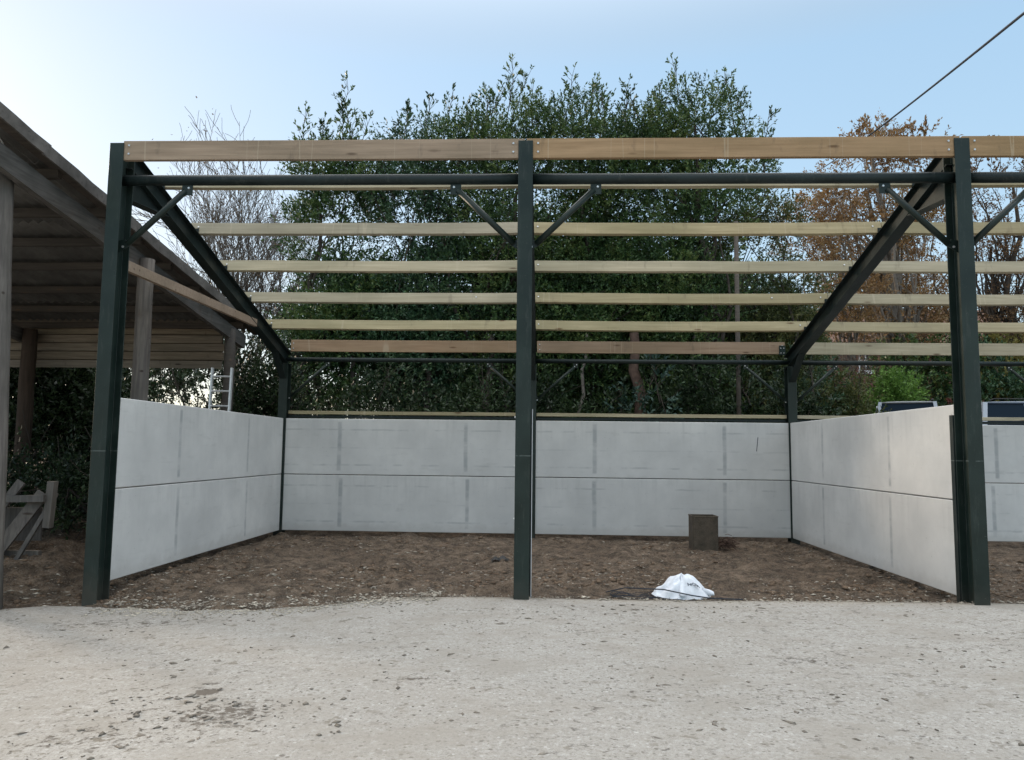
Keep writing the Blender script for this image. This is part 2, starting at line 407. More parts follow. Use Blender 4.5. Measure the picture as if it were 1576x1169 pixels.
# ------------------------------------------------------------------ value noise in numpy
_tab = RNG.random((64, 64, 64)).astype(np.float32)
def vnoise(x, y, z=None):
    z = np.zeros_like(x) if z is None else z
    xi, yi, zi = np.floor(x).astype(int), np.floor(y).astype(int), np.floor(z).astype(int)
    fx, fy, fz = x - xi, y - yi, z - zi
    fx, fy, fz = (t * t * (3 - 2 * t) for t in (fx, fy, fz))
    g = lambda a, b, c: _tab[(xi + a) & 63, (yi + b) & 63, (zi + c) & 63]
    l = lambda a, b, t: a + (b - a) * t
    return l(l(l(g(0,0,0), g(1,0,0), fx), l(g(0,1,0), g(1,1,0), fx), fy), l(l(g(0,0,1), g(1,0,1), fx), l(g(0,1,1), g(1,1,1), fx), fy), fz)
def fbm(x, y, f, octv=4, g=.5):
    s = 0; a = 1; t = 0
    for i in range(octv):
        s = s + a * vnoise(x * f + 11.3 * i, y * f + 5.7 * i); t += a; a *= g; f *= 2.03
    return s / t
def sstep(a, b, x):
    t = np.clip((x - a) / (b - a), 0, 1); return t * t * (3 - 2 * t)

# ------------------------------------------------------------------ ground
def slab_z(x): return -.17 * sstep(-.3, -4.9, x) + .03 * sstep(1, 5, x)
def edge_y(x): return .12 - .46 * sstep(-1.0, -2.5, x) + .26 * sstep(-3.3, -4.6, x) - .30 * sstep(-5.0, -6.2, x)
def earth_z(x, y):
    x = np.asarray(x, float); y = np.asarray(y, float)
    rough = (fbm(x, y, 1.3, 3) - .5) * .10 + (fbm(x, y, 6, 4, .6) - .5) * .12 + np.clip(fbm(x + 5, y, 2.2, 3) - .56, 0, 1) * .30 + (fbm(x, y, 25, 2) - .5) * .02
    s = slab_z(x)
    inside = -.015 + rough * .8
    # under the concrete it lies low; on the left it spills over the edge
    left = sstep(-.9, -1.9, x)
    e = edge_y(x)
    wob = (fbm(x, y, 2.2, 4, .6) - .5) * .30 * left
    t = sstep(-.06, .10, y - e + wob)
    front = s + .012 + rough * .35
    near = (inside) * (1 - left) + left * (front + (inside - front) * sstep(0, 1.3, y - e))
    near = np.where((x > -1) & (y < .5), np.minimum(near, s - .012 + np.clip(y - .15, 0, 1) * .2), near)
    z = (s - .12) * (1 - t) + near * t
    # mound of spoil under the old barn on the left
    z = z + .22 * sstep(-5.1, -6.3, x) * sstep(-.3, 1.2, y) * (1 + (fbm(x, y, 2.2, 4) - .5) * 1.6)
    # trench edge under the walls
    z = z - .07 * np.exp(-((y - 5.93) / .13) ** 2) * (np.abs(x) < 11) - .035 * np.exp(-((np.abs(x) - 4.8) / .12) ** 2) * sstep(.1, .4, y) * (y < 6)
    # land rises behind
    z = z + 1.3 * sstep(7.5, 15, y) + 2.5 * sstep(18, 90, y)
    return z

def grid_mesh(name, xs, ys, zf, mat):
    X, Y = np.meshgrid(xs, ys); Z = zf(X, Y)
    nx, ny = len(xs), len(ys)
    co = np.stack([X, Y, Z], -1).reshape(-1, 3).astype(np.float32)
    i = np.arange(nx * ny).reshape(ny, nx)
    f = np.stack([i[:-1, :-1], i[:-1, 1:], i[1:, 1:], i[1:, :-1]], -1).reshape(-1, 4)
    o = fast_mesh(name, co, f, mat)
    o.data.polygons.foreach_set('use_smooth', np.ones(len(f), bool))
    return o
def fast_mesh(name, co, f, mat, parent=None, tint=None, off=(0, 0, 0)):
    me = bpy.data.meshes.new(name); k = f.shape[1]
    me.vertices.add(len(co)); me.vertices.foreach_set('co', (co - np.array(off, np.float32)).astype(np.float32).ravel())
    me.loops.add(f.size); me.loops.foreach_set('vertex_index', f.ravel().astype(np.int32))
    me.polygons.add(len(f)); me.polygons.foreach_set('loop_start', (np.arange(len(f)) * k).astype(np.int32))
    me.update(calc_edges=True)
    if tint is not None:
        a = me.attributes.new('tint', 'FLOAT', 'FACE'); a.data.foreach_set('value', tint.astype(np.float32))
    me.materials.append(mat)
    o = bpy.data.objects.new(name, me); COL.objects.link(o)
    if parent: o.parent = parent
    return o

def axis(fine0, fine1, step, far0, far1, grow=1.25):
    a = list(np.arange(fine0, fine1 + 1e-6, step)); d = step
    while a[-1] < far1: d *= grow; a.append(a[-1] + d)
    d = step
    while a[0] > far0: d *= grow; a.insert(0, a[0] - d)
    return np.array(a)
g = grid_mesh('ground', axis(-8.5, 7.5, .035, -400, 400), axis(-1.4, 6.3, .035, -60, 600), earth_z, M['earth'])
tag(g, 'rough bare brown earth littered with chips inside the open barn', 'ground', kind='structure')
# concrete yard with a real edge
xs = axis(-6, 7, .1, -40, 40); ys_ = np.concatenate([np.linspace(-40, -6, 18), np.linspace(-5.8, .12, 60)])
def yard_z(X, Y): return slab_z(X) + (fbm(X, Y, 1.2, 3) - .5) * .014
X, Y = np.meshgrid(xs, ys_)
ragged = (fbm(X, Y * 0, 3, 4, .6) - .5) * .025
Yw = np.where(Y > .1, Y + ragged, Y)
Z = yard_z(X, Y)
co = np.stack([X, Yw, Z], -1); skirt = co[-1:].copy(); skirt[..., 2] -= .15
co = np.concatenate([co, skirt], 0).reshape(-1, 3)
nx, ny = len(xs), len(ys_) + 1; ii = np.arange(nx * ny).reshape(ny, nx)
f = np.stack([ii[:-1, :-1], ii[:-1, 1:], ii[1:, 1:], ii[1:, :-1]], -1).reshape(-1, 4)
yd = fast_mesh('concrete_yard', co.astype(np.float32), f, M['yard'])
tag(yd, 'pale worn concrete yard speckled with dropped mud', 'yard', kind='structure')

# loose bits: crumbs on the concrete, chips and clods on the earth (uncountable)
def scatter(name, n, posf, size, mat, label, cat, flat=.5, stretch=2.0):
    P = []; F = []; k = 0
    pos = posf(n); n = len(pos)
    base = np.array([(1, 0, 0), (-1, 0, 0), (0, 1, 0), (0, -1, 0), (0, 0, 1), (0, 0, -1)], float)
    tri = np.array([(0, 2, 4), (2, 1, 4), (1, 3, 4), (3, 0, 4), (2, 0, 5), (1, 2, 5), (3, 1, 5), (0, 3, 5)])
    sz = size[0] * (size[1] / size[0]) ** (RNG.random(n) ** 2.2)
    b = base[None] * (1 + (RNG.random((n, 6, 1)) - .5) * .9)
    b = b + (RNG.random((n, 6, 3)) - .5) * .5
    st = 1 + RNG.random(n) * (stretch - 1)
    b[..., 0] *= st[:, None]; b[..., 2] *= flat
    a = RNG.random(n) * 2 * pi; ca, sa = np.cos(a)[:, None], np.sin(a)[:, None]
    x = b[..., 0] * ca - b[..., 1] * sa; y = b[..., 0] * sa + b[..., 1] * ca
    b = np.stack([x, y, b[..., 2]], -1) * sz[:, None, None] + pos[:, None, :]
    f = (tri[None] + (np.arange(n) * 6)[:, None, None]).reshape(-1, 3)
    o = fast_mesh(name, b.reshape(-1, 3), f, mat)
    return tag(o, label, cat, kind='stuff')
def pos_yard(n):
    x = RNG.uniform(-6, 7.5, n); y = .1 - 6.5 * RNG.random(n) ** 1.1
    keep = fbm(x * 1.0, y * 2.5, 1.4, 3) > .42 + .25 * RNG.random(n)
    x, y = x[keep], y[keep]
    m = 260; x = np.concatenate([x, RNG.normal(-1.9, .4, m)]); y = np.concatenate([y, RNG.normal(-3.6, .3, m)])
    x = np.append(x, [-2.05, -2.5, -1.2, 1.2, -.2]); y = np.append(y, [-3.1, -3.55, -2.0, -1.6, -1.0])
    return np.stack([x, y, slab_z(x) + .001], -1)
scatter('mud_crumbs', 9000, pos_yard, (.003, .024), M['crumb'], 'dark crumbs of dropped mud scattered on the concrete yard', 'mud', .45, 2.2)
def pos_earth(n):
    x = RNG.uniform(-8.3, 7.4, n); y = RNG.uniform(-.6, 5.9, n)
    dens = np.clip(1.1 - (y + .3) * .22, .25, 1) * (fbm(x, y, .9, 3) > .44)
    k = (RNG.random(n) < dens) & (y > edge_y(x) - .05)
    x, y = x[k], y[k]; return np.stack([x, y, earth_z(x, y) + .002], -1)
scatter('pale_chips', 22000, pos_earth, (.003, .022), M['chip'], 'pale stone and wood chips strewn over the brown earth', 'rubble', .4, 3.2)
scatter('earth_clods', 22000, pos_earth, (.006, .045), M['clod'], 'dark clods of turned earth under the new barn', 'earth', .6, 1.6)
def pos_spill(n):
    x = np.where(RNG.random(n) < .72, RNG.uniform(-4.6, -.9, n), RNG.uniform(-1, 7.3, n)); y = edge_y(x) + RNG.normal(.06, .2, n) * np.where(x < -.9, 1, .35); return np.stack([x, y, np.maximum(earth_z(x, y), slab_z(x)) + .003], -1)
scatter('edge_rubble', 5000, pos_spill, (.003, .02), M['chip'], 'crushed pale rubble spilling over the left edge of the concrete', 'rubble', .45, 2.5)

# ------------------------------------------------------------------ the new steel framed barn
L = 5.93; FX = [-4.765, -.03, 4.79, 9.6]; SL = .289
def raf_top(y): return 5.17 - SL * y
barn = empty('open_fronted_barn', (0, 0, 0), 'unfinished open barn of dark green steel posts and bare timber purlins', 'barn')
FW = .165
def i_section(mb, c, push, a, n, w, d, t, wt):
    pr = [(-w / 2, -d / 2), (w / 2, -d / 2), (w / 2, -d / 2 + t), (wt / 2, -d / 2 + t), (wt / 2, d / 2 - t), (w / 2, d / 2 - t), (w / 2, d / 2), (-w / 2, d / 2), (-w / 2, d / 2 - t), (-wt / 2, d / 2 - t), (-wt / 2, -d / 2 + t), (-w / 2, -d / 2 + t)]
    mb.prism([c + a * u + n * v for u, v in pr], push)
_bolt_mesh = {}
def bolts(parent, items):
    """each bolt is an object of its own; all share one mesh per size"""
    for p, d, r in items:
        key = round(r, 4)
        if key not in _bolt_mesh:
            o = MB().bolt((0, 0, 0), (0, 0, 1), r, r * .8).build('bolt', M['zinc']); _bolt_mesh[key] = o.data
        else:
            o = bpy.data.objects.new('bolt', _bolt_mesh[key]); COL.objects.link(o)
        o.parent = parent; o.location = Vector(p) - root_loc(parent)
        o.rotation_euler = Vector(d).to_track_quat('Z', 'Y').to_euler()
def ibeam_post(mb, cx, y0, y1, z0, z1, fw=FW, t=.012):
    i_section(mb, Vector((cx, (y0 + y1) / 2, z0)), Vector((0, 0, z1 - z0)), Vector((1, 0, 0)), Vector((0, 1, 0)), fw, y1 - y0, t, .01)
ztop = 5.085
for i, x in enumerate(FX):
    mb = MB(); ibeam_post(mb, x, 0, .25, -.5, ztop)
    p = mb.build('post', M['steel'], barn, bevel=.003)
    bl = [((x - FW / 2 - .001, .03, zz), (-1, 0, 0), .012) for zz in (1.95, 1.42, .85)] if i == 1 else []
    sx = 1 if i == 0 else -1
    for zz in (4.80, 4.45): bl.append(((x + sx * .006, .10, zz), (sx, 0, 0), .015)); bl.append(((x + sx * .05, .262, zz), (0, -1, 0), .015))
    bolts(p, bl)
    # rear post
    mb = MB(); zr = raf_top(L) - .27
    ibeam_post(mb, x, 5.90, 6.10, -.5, zr + .03)
    p2 = mb.build('post', M['steel'], barn, bevel=.003)
    # rafter: I section following the slope, with a haunch at the eaves
    mb = MB()
    ya, yb = .27, 6.14; za, zb = raf_top(ya), raf_top(yb); dv = Vector((0, yb - ya, zb - za)).normalized(); nn = Vector((0, -dv.z, dv.y))
    A = Vector((x, ya, za)); B = Vector((x, yb, zb)); D = .25
    i_section(mb, A - nn * (D / 2), B - A, Vector((1, 0, 0)), nn, .15, D, .012, .009)
    r = mb.build('rafter', M['steel_dark'], barn, bevel=.002)
    mb = MB()
    h0 = A - nn * (D + .001); h1 = A + dv * 1.0 - nn * (D + .001); low = Vector((x, ya, za - .60))
    mb.prism([h0 + Vector((-.005, 0, 0)), h1 + Vector((-.005, 0, 0)), low + Vector((-.005, 0, 0))], (.01, 0, 0))
    mb.beam(low, h1 - nn * .002, .14, .011, nn)
    mb.box(x - .08, x + .08, .252, .267, za - .64, za + .03)
    mb.build('haunch', M['steel_dark'], r)
    mb = MB()     # rear haunch / knee
    e0 = B - dv * .15 - nn * D; e1 = B - dv * .75 - nn * D
    mb.prism([e0 + Vector((-.005, -.1, 0)), e1 + Vector((-.005, 0, 0)), Vector((x - .005, 5.89, zr - .28))], (.01, 0, 0))
    mb.beam(e1, Vector((x, 5.885, zr - .28)), .12, .011, (0, 0, 1))
    mb.build('haunch', M['steel_dark'], r)
    for yy in (1.03, 2.03, 3.03, 4.03, 5.03):
        cc = Vector((x, yy - .036, raf_top(yy) + .035)); MB().beam(cc, cc + Vector((0, .005, 0)), .14, .09, (0, 0, 1)).build('cleat', M['steel_dark'], r)
# purlins
def timber(name, x0, x1, y, z0, h, t, mat, nrm=None, label=None, bts=(), slope=True, sag=.013):
    mb = MB()
    n = nrm if nrm else Vector((0, SL, 1)).normalized() if slope else Vector((0, 0, 1))
    c0 = Vector((x0, y, z0)) + n * (h / 2); c1 = Vector((x1, y, z0)) + n * (h / 2)
    segs = 6; tv = Vector((0, n.z, -n.y))
    vs = []; fs = []
    wob = [random.uniform(-sag, sag) * .4 - sag * sin(pi * i / segs) for i in range(segs + 1)]
    for i in range(segs + 1):
        c = c0.lerp(c1, i / segs) + n * wob[i]
        for sa, su in ((-1, -1), (1, -1), (1, 1), (-1, 1)): vs.append(c + tv * (sa * t / 2) + n * (su * h / 2))
    for i in range(segs):
        for k in range(4): fs.append((i * 4 + k, i * 4 + (k + 1) % 4, i * 4 + 4 + (k + 1) % 4, i * 4 + 4 + k))
    fs += [(3, 2, 1, 0), (segs * 4, segs * 4 + 1, segs * 4 + 2, segs * 4 + 3)]
    mb.add(vs, fs)
    o = mb.build(name, mat, barn, bevel=.003)
    if label: o['label'] = label
    if bts:
        bolts(o, [(Vector((bx, y, z0)) + n * bz - tv * (t / 2), -tv, .014) for bx, bz in bts])
    return o
bays = [(FX[0], FX[1]), (FX[1], FX[2]), (FX[2], FX[3])]
for bi, (a, b) in enumerate(bays):
    # eaves beam between the front posts, bolted just behind the flange and a little proud of the post tops
    a1, b1 = a + FW / 2 - .01, b - FW / 2 + .01
    if bi == 0: a1 = a + FW / 2 - .012
    timber('eaves_beam', a1 if bi == 0 else a + .012, b - .012, .046, 4.885, .228, .06, M['pine_brown'], None,
           ['warm brown eaves timber over the left bay', 'darker brown eaves timber over the right bay', None][bi],
           [(a + .14, .17), (a + .14, .07), (b - .14, .17), (b - .14, .07)], slope=False, sag=.003)
    for k, yy in enumerate((1.03, 2.03, 3.03, 4.03, 5.03)):
        aa, bb_ = (a - .07 if bi == 0 else a + .004), b - .004
        zz = raf_top(yy) + (.004 if k else .03)
        timber('purlin', aa, bb_, yy, zz, .178 if k else .19, .06, M['pine_green'], None, None,
               [(aa + .12, .1), (bb_ - .12, .1)] + ([(bb_ - .9, .09)] if k == 3 else []))
    timber('rear_eaves_beam', a + .09, b - .09, 6.03, 3.44, .225, .06, M['pine_red'] if bi < 2 else M['pine_green'], None,
           'reddish brown timber along the rear eaves' if bi < 2 else None, [(a + .14, .16), (a + .14, .06), (b - .14, .16), (b - .14, .06)], slope=False, sag=.004)
    timber('rear_rail_and_gap_strip', a + .09, b - .09, 6.04, 2.235, .062, .12, M['pine_green'], None, None, (), slope=False, sag=.003)
    timber('rear_rail_and_gap_strip', a + .09, b - .09, 6.05, 2.17, .045, .05, M['steel_dark'], None, 'dark strip standing in for the shaded gap under the rear rail', (), slope=False, sag=.0)  # not a rail: dark strip added to draw the shaded gap below it
    # front eaves tie tube and knee braces
    def tie(y, z, r, w, dz, br, cl, yp):
        mb = MB().tube([(a + .006, y, z), (b - .006, y, z)], r, 14)
        t = mb.build('tie_tube', M['steel_dark'], barn, smooth=True)
        for s_, px in ((1, a), (-1, b)):
            xt = px + s_ * w
            top = Vector((xt, y, z - r - .045)); bot = Vector((px + s_ * .09, y, z - dz))
            d = (top - bot).normalized()
            k = MB().tube([bot + d * .05, top - d * .03], br, 10).build('knee_brace', M['steel'], barn, smooth=True)
            pl = MB(); pl2 = MB()
            pl.box(xt - cl, xt + cl, y - .006 - .001, y + .006, z - r - cl * 1.9, z - r + .012)
            pl2.prism([(px + s_ * .012, y - .005, z - dz - .07), (px + s_ * (.085 + cl), y - .005, z - dz + .01), (px + s_ * (.08 + cl * .3), y - .005, z - dz + .085), (px + s_ * .012, y - .005, z - dz + .07)], (0, .011, 0))
            pl.build('cleat', M['steel'], k); pl2.build('cleat', M['steel'], k)
            q = Vector((0, -1, 0)); br_ = .015 if r > .05 else .012
            bolts(k, [((xt + s_ * .02, y - .007, z - r - cl * .55), q, br_), ((xt - s_ * cl * .45, y - .007, z - r - cl * 1.35), q, br_), ((px + s_ * (.075 if r > .05 else .1), y - .006, z - dz - .002), q, br_)])
    tie(.125, 4.677, .061, .80, .79, .036, .062, 0)
    tie(5.99, 3.28, .042, .82, .74, .026, .045, 0)
# cleat plates showing on the rear beam ends
for x in FX[1:3]:
    for s_ in (-1,):
        mb = MB().box(x + s_ * .2, x + s_ * .083, 5.985, 5.994, 3.42, 3.60); c = mb.build('cleat', M['steel'], barn)
        bolts(c, [((x + s_ * bx, 5.984, bz), (0, -1, 0), .012) for bx in (.17, .115) for bz in (3.46, 3.55)])
# side sheeting rail on the left frame, running back to the rafter
mb = MB().beam((FX[0] + .04, .26, 3.70), (FX[0] + .04, 4.30, 3.70), .06, .125)
s_rail = mb.build('side_sheeting_rail', M['pine_red'], barn, bevel=.003)
mb = MB().beam((FX[2] - .04, .26, 3.70), (FX[2] - .04, .3, 3.70), .06, .12)
# angle cleats holding the panels at the front posts
for x, sx in ((FX[2], -1), (FX[1], 1)):
    mb = MB()
    if sx < 0: mb.box(x - FW / 2 - .012, x - FW / 2 + .02, .255, .325, -.1, 2.03)
    else:
        mb.box(x + FW / 2 - .02, x + FW / 2 + .014, .19, .27, -.1, 2.05)
        e = MB().box(x + FW / 2 + .0145, x + FW / 2 + .021, .18, .27, -.1, 2.05).build('edge_strip', M['white'], barn)
    mb.build('panel_angle', M['steel_dark'], barn)

# ------------------------------------------------------------------ precast wall panels (each one can be lifted out)
def panel(p0, p1, z0, z1, t, label, group):
    p0 = Vector(p0); p1 = Vector(p1); d = (p1 - p0); ln = d.length; ang = math.atan2(d.y, d.x)
    me_b = MB(); me_b.box(-ln / 2, ln / 2, -t / 2, t / 2, 0, z1 - z0)
    o = me_b.build('concrete_panel', M['panel_side'] if abs(d.x) < .1 else M['panel'], bevel=.008)
    o.location = ((p0.x + p1.x) / 2, (p0.y + p1.y) / 2, z0); o.rotation_euler = (0, 0, ang)
    return tag(o, label, 'wall panel', group)
Zb, Zj, Zt = .055, 1.097, 2.148
G = 'precast concrete panels walling the bays'
T = .14
for z0, z1, w in ((Zb, Zj - .006, 'lower'), (Zj + .006, Zt, 'upper')):
    panel((-4.73 - T / 2, .27), (-4.73 - T / 2, 5.895), z0, z1, T, f'{w} pale concrete panel of the left side wall, beside the ladder', G)
    panel((4.735 + T / 2, 5.895), (4.735 + T / 2, .27), z0, z1, T, f'{w} pale concrete panel of the right side wall, running up to the thick front post', G)
    panel((FX[0] + .06, 5.97), (FX[1] - .055, 5.97), z0, z1, .10, f'{w} concrete panel of the back wall in the left bay' + (', with a faint stained rectangle' if w == 'upper' else ', touching the earth'), G)
    panel((FX[1] + .02, 5.97), (FX[2] - .06, 5.97), z0, z1, .10, f'{w} concrete panel of the back wall in the right bay, ' + ('with a dark diagonal scratch' if w == 'upper' else 'behind the rusty tin'), G)
    panel((FX[2] + .1, 5.97), (FX[3] - .06, 5.97), z0, z1, .10, f'{w} concrete panel beyond the right front post, cut off by the photo edge', G)
# dark diagonal scratch mark on that panel: a thin scuff of rubber
sc_ = MB(); sc_.beam((4.12, 5.9195, 1.62), (4.15, 5.9195, 1.88), .012, .002, (0, 1, 0)).build('scuff_mark', M['ink'])
sc_o = bpy.data.objects['scuff_mark']
pnl = [o for o in bpy.data.objects if o.get('label', '').startswith('upper concrete panel of the back wall in the right bay')][0]
sc_o.parent = pnl; sc_o.matrix_parent_inverse = Matrix.Translation(-pnl.location)

# ------------------------------------------------------------------ old lean-to barn on the left
old = empty('old_barn', (-8, 2.5, 0), 'old open lean-to barn with dark corrugated roof on the left', 'barn')
def old_z(y): return 5.0 - .156 * y 
# corrugated roof in overlapping tiers
tiers = [(-1.9, .35), (.25, 1.95), (1.85, 3.55), (3.45, 5.15), (5.05, 6.7)]
for ti, (y0, y1) in enumerate(tiers):
    xs = np.arange(-13.5, -5.50, .0365); ph = (xs / .146) * 2 * pi
    vs = []; fs = []
    lift = .03
    for y in (y0, y1):
        for th in (0, .012):
            for xx, p in zip(xs, ph): vs.append((xx, y, old_z(y) + cos(p) * .026 + th + (-.007 if y == y0 else .007)))
    n = len(xs)
    for i in range(n - 1):
        fs.append((i, i + 1, 2 * n + i + 1, 2 * n + i)); fs.append((n + i, 3 * n + i, 3 * n + i + 1, n + i + 1))
        fs.append((i, n + i, n + i + 1, i + 1)); fs.append((2 * n + i, 2 * n + i + 1, 3 * n + i + 1, 3 * n + i))
    fs.append((0, 2 * n, 3 * n, n)); fs.append((n - 1, 2 * n - 1, 4 * n - 1, 3 * n - 1))
    MB().add(vs, fs).build('roof', M['sheet'], old, smooth=False)
# verge flashing, rafters, purlins
for k in range(5):
    ya_, yb_ = -1.9 + k * 1.73, -1.9 + (k + 1) * 1.73 + .10; j_ = random.uniform(-.012, .012); u_ = .006 * (k % 2)
    sagv = -.03 * sin(pi * (k + .5) / 5)
    MB().beam((-5.515 + u_, ya_, old_z(ya_) - .055 + j_ + sagv), (-5.515 + u_, yb_, old_z(yb_) - .05 + sagv), .025, .15, segs=6, wob=.006).build('verge', M['verge'], old)
MB().beam((-5.62, -1.9, old_z(-1.9) - .085), (-5.62, 6.7, old_z(6.7) - .085), .15, .02).build('soffit', M['dark_wood'], old)
for x in (-5.70, -9.9):
    MB().beam((x, -1.5, old_z(-1.5) - .40), (x, 6.2, old_z(6.2) - .40), .09, .25, segs=10, wob=.008).build('rafter', M['old_wood_y'], old)
for k, y in enumerate((-1.2, .3, 1.3, 2.2, 3.1, 4.1, 5.05, 6.0)):
    MB().beam((-13.4, y, old_z(y) - .15), (-5.62, y, old_z(y) - .13), .075, .11, segs=8, wob=.008).build('purlin', M['dark_wood'], old)
def pole(x, y, r, mat, top, z0=-.3, lean=(0, 0)):
    pts = []; rad = []
    for i in range(9):
        t = i / 8; pts.append((x + lean[0] * t + random.uniform(-.008, .008), y + lean[1] * t, z0 + (top - z0) * t)); rad.append(r * (1.06 - .1 * t + random.uniform(-.02, .02)))
    return MB().tube(pts, rad, 14).build('post', mat, old, smooth=True)
pole(-5.72, -.25, .135, M['old_wood'], 4.85, lean=(-.22, 0))
pole(-5.60, 2.32, .115, M['old_wood'], 4.3)
pole(-5.68, 5.55, .10, M['dark_wood'], 3.8)
pole(-9.68, 5.75, .135, M['red_wood'], 3.8)
pole(-9.9, -.25, .135, M['old_wood'], 4.8)
# string hanging off the front post
mb = MB(); mb.tube([(-5.9 + .02, -.40, 5.0), (-5.83, -.40, 4.93), (-5.78, -.4, 4.78), (-5.78, -.4, 4.6)], .008, 5)
mb.tube([(-6.07, -.385, 4.74), (-5.93, -.40, 4.71), (-5.78, -.37, 4.70)], .007, 5); mb.build('string', M['alu'], old)
# board cladding high on the back, separate boards
z = 3.10
for k in range(6):
    h = .165
    m_ = MB(); m_.beam((-12.5, 6.12 - .027 * (k % 2), z + h / 2), (-6.05 + random.uniform(-.05, .03), 6.12 - .027 * (k % 2), z + h / 2 + random.uniform(-.006, .006)), .025, h - .016, segs=6, wob=.003)
    m_.build('board', M['old_wood_x'], old); z += h

MB().box(-12.5, -6.08, 6.165, 6.18, 3.12, 4.06).build('gap_shade_sheet', M['dark_wood'], old)  # dark sheet added behind the boards so the gaps between them read as shade
# leaning broken gate under the old barn
gate = empty('broken_gate', (-6.9, 1.2, .1), 'broken timber gate slumped on the spoil under the old barn', 'gate')
gz = .16
MB().beam((-8.3, 1.25, .86), (-6.35, 1.1, .92), .06, .085).build('rail', M['old_wood'], gate)
MB().beam((-8.3, 1.35, .20), (-6.4, 1.15, .22), .06, .09).build('rail', M['old_wood'], gate)
for (xa, xb, w) in ((-7.35, -6.75, .11), (-6.95, -6.45, .16), (-6.62, -6.28, .05)):
    MB().beam((xa, 1.0, .12), (xb, 1.22, 1.12 if w == .11 else .98), w, .04, (0, 1, 0)).build('brace', M['old_wood'], gate)
MB().beam((-6.33, 1.16, .55), (-6.30, 1.16, 1.13), .09, .09, (0, 1, 0)).build('gate_post', M['old_wood'], gate)
MB().beam((-8.3, 1.45, .55), (-6.5, 1.3, .58), .03, .42).build('panel', M['old_wood'], gate)

for o_ in gate.children: o_.location.x += .28
MB().beam((6.18, 5.97, 2.27), (6.32, 5.965, 2.24), .03, .03).build('strap', M['red_leaf'])
tag(bpy.data.objects['strap'], 'short red strap caught on the rear rail under the dark blue car', 'strap')
# aluminium ladder leaning outside the left wall
lad = empty('ladder', (-5.35, 4.4, 0), 'aluminium ladder standing behind the left concrete wall', 'ladder')
lx0, lx1 = -5.52, -5.18; y0l = 4.35
for xx in (lx0, lx1): MB().beam((xx, y0l, .05), (xx + .0, y0l + .15, 2.95), .028, .06, (0, 1, 0)).build('rail', M['alu'], lad)
for k in range(11):
    t = .25 + k * .255; f_ = (t - .05) / 2.9
    MB().tube([(lx0, y0l + .15 * f_, t), (lx1, y0l + .15 * f_, t)], .016, 8).build('rung', M['alu'], lad)

# ------------------------------------------------------------------ small things on the earth
# rusty square tin
tin = empty('metal_box', (2.86, 4.55, 0), 'rusty brown open tin box standing in front of the back wall', 'box')
bx0, bx1, by0, by1 = 2.65, 3.06, 4.4, 4.78; zt = .545
mb = MB(); w = .008
mb.box(bx0, bx1, by0, by0 + w, -.02, zt); mb.box(bx0, bx1, by1 - w, by1, -.02, zt); mb.box(bx0, bx0 + w, by0 + w, by1 - w, -.02, zt); mb.box(bx1 - w, bx1, by0 + w, by1 - w, -.02, zt)
mb.box(bx0, bx1, by0, by1, -.03, -.02); mb.build('side', M['drum'], tin, bevel=.004)
mb = MB()
for a_, b_ in (((bx0, by0), (bx1, by0)), ((bx1, by0), (bx1, by1)), ((bx1, by1), (bx0, by1)), ((bx0, by1), (bx0, by0))): mb.tube([(a_[0], a_[1], zt), (b_[0], b_[1], zt)], .009, 6)
mb.build('rim', M['drum'], tin)
bpy.context.view_layer.update()
# heap of twigs beside it
mb = MB()
for k in range(90):
    a_ = random.uniform(0, 2 * pi); c = Vector((3.24 + random.gauss(0, .09), 4.62 + random.gauss(0, .08), .03 + abs(random.gauss(0, .07))))
    d = Vector((cos(a_), sin(a_), random.uniform(-.3, .6))) * random.uniform(.04, .14)
    mb.tube([c - d, c + d * .1 + Vector((0, 0, random.uniform(-.02, .03))), c + d], random.uniform(.003, .007), 4, False)
tag(mb.build('twig_heap', M['bark_red']), 'small heap of brown twigs beside the rusty tin', 'twigs')
# cable loops by the sack
mb = MB()
for k in range(3):
    pts = []
    for i in range(40):
        t = i / 39 * 2 * pi
        x_ = 1.38 + .40 * cos(t) + .03 * sin(3 * t + k); y_ = .35 + .13 * sin(t) + .012 * k
        pts.append((x_, y_, float(earth_z(x_, y_)) + .014 + .008 * k + .03 * max(0, sin(t * .5 + k)) * (k == 2)))
    mb.tube(pts, .004, 6)
mb.tube([(.9, .36, .03), (1.1, .25, .1), (1.5, .105, .115), (1.8, .09, .06), (2.0, .12, .03), (2.35, .13, .02)], .007, 6)
tag(mb.build('cable_coil', M['cable']), 'loops of thin dark cable lying under the white sack', 'cable')
# white sack
BX, BY = 1.745, .40
def bag_pt(th, rho):
    ct, st_ = cos(th), sin(th)
    R = 1 / ((abs(ct / .32) ** 2.3 + abs(st_ / .21) ** 2.3) ** (1 / 2.3))
    r = rho ** .92; h = .235 * (1 - rho ** (1.25 if ct < 0 else 1.7))
    # shoulder: fuller on the left, a sagging peak in the middle
    h *= 1 + .10 * cos(th * 2 + .5) * r
    fold = .030 * (abs(sin(th * 2.5 + .9)) - .5) * r * (1.2 - rho) * 2.2 + .012 * sin(th * 9 + rho * 6) * r
    fold += .016 * (vnoise(np.array([th * 3.]), np.array([rho * 5.]))[0] - .5) * 2
    x = ct * R * r * (1 + .05 * sin(th * 5)); y = st_ * R * r
    gz = 0
    z_ = h + fold * (1 if rho < .9 else .4)
    y -= .02 * (1 - rho) + fold * .7 * (1 if st_ < 0 else -1)
    return Vector((BX + x, BY + y, max(z_ + .0, -.015)))
nt_, nr_ = 96, 26; vs = []; fs = []
for j in range(nr_ + 1):
    for i in range(nt_): vs.append(bag_pt(2 * pi * i / nt_, .02 + .98 * j / nr_))
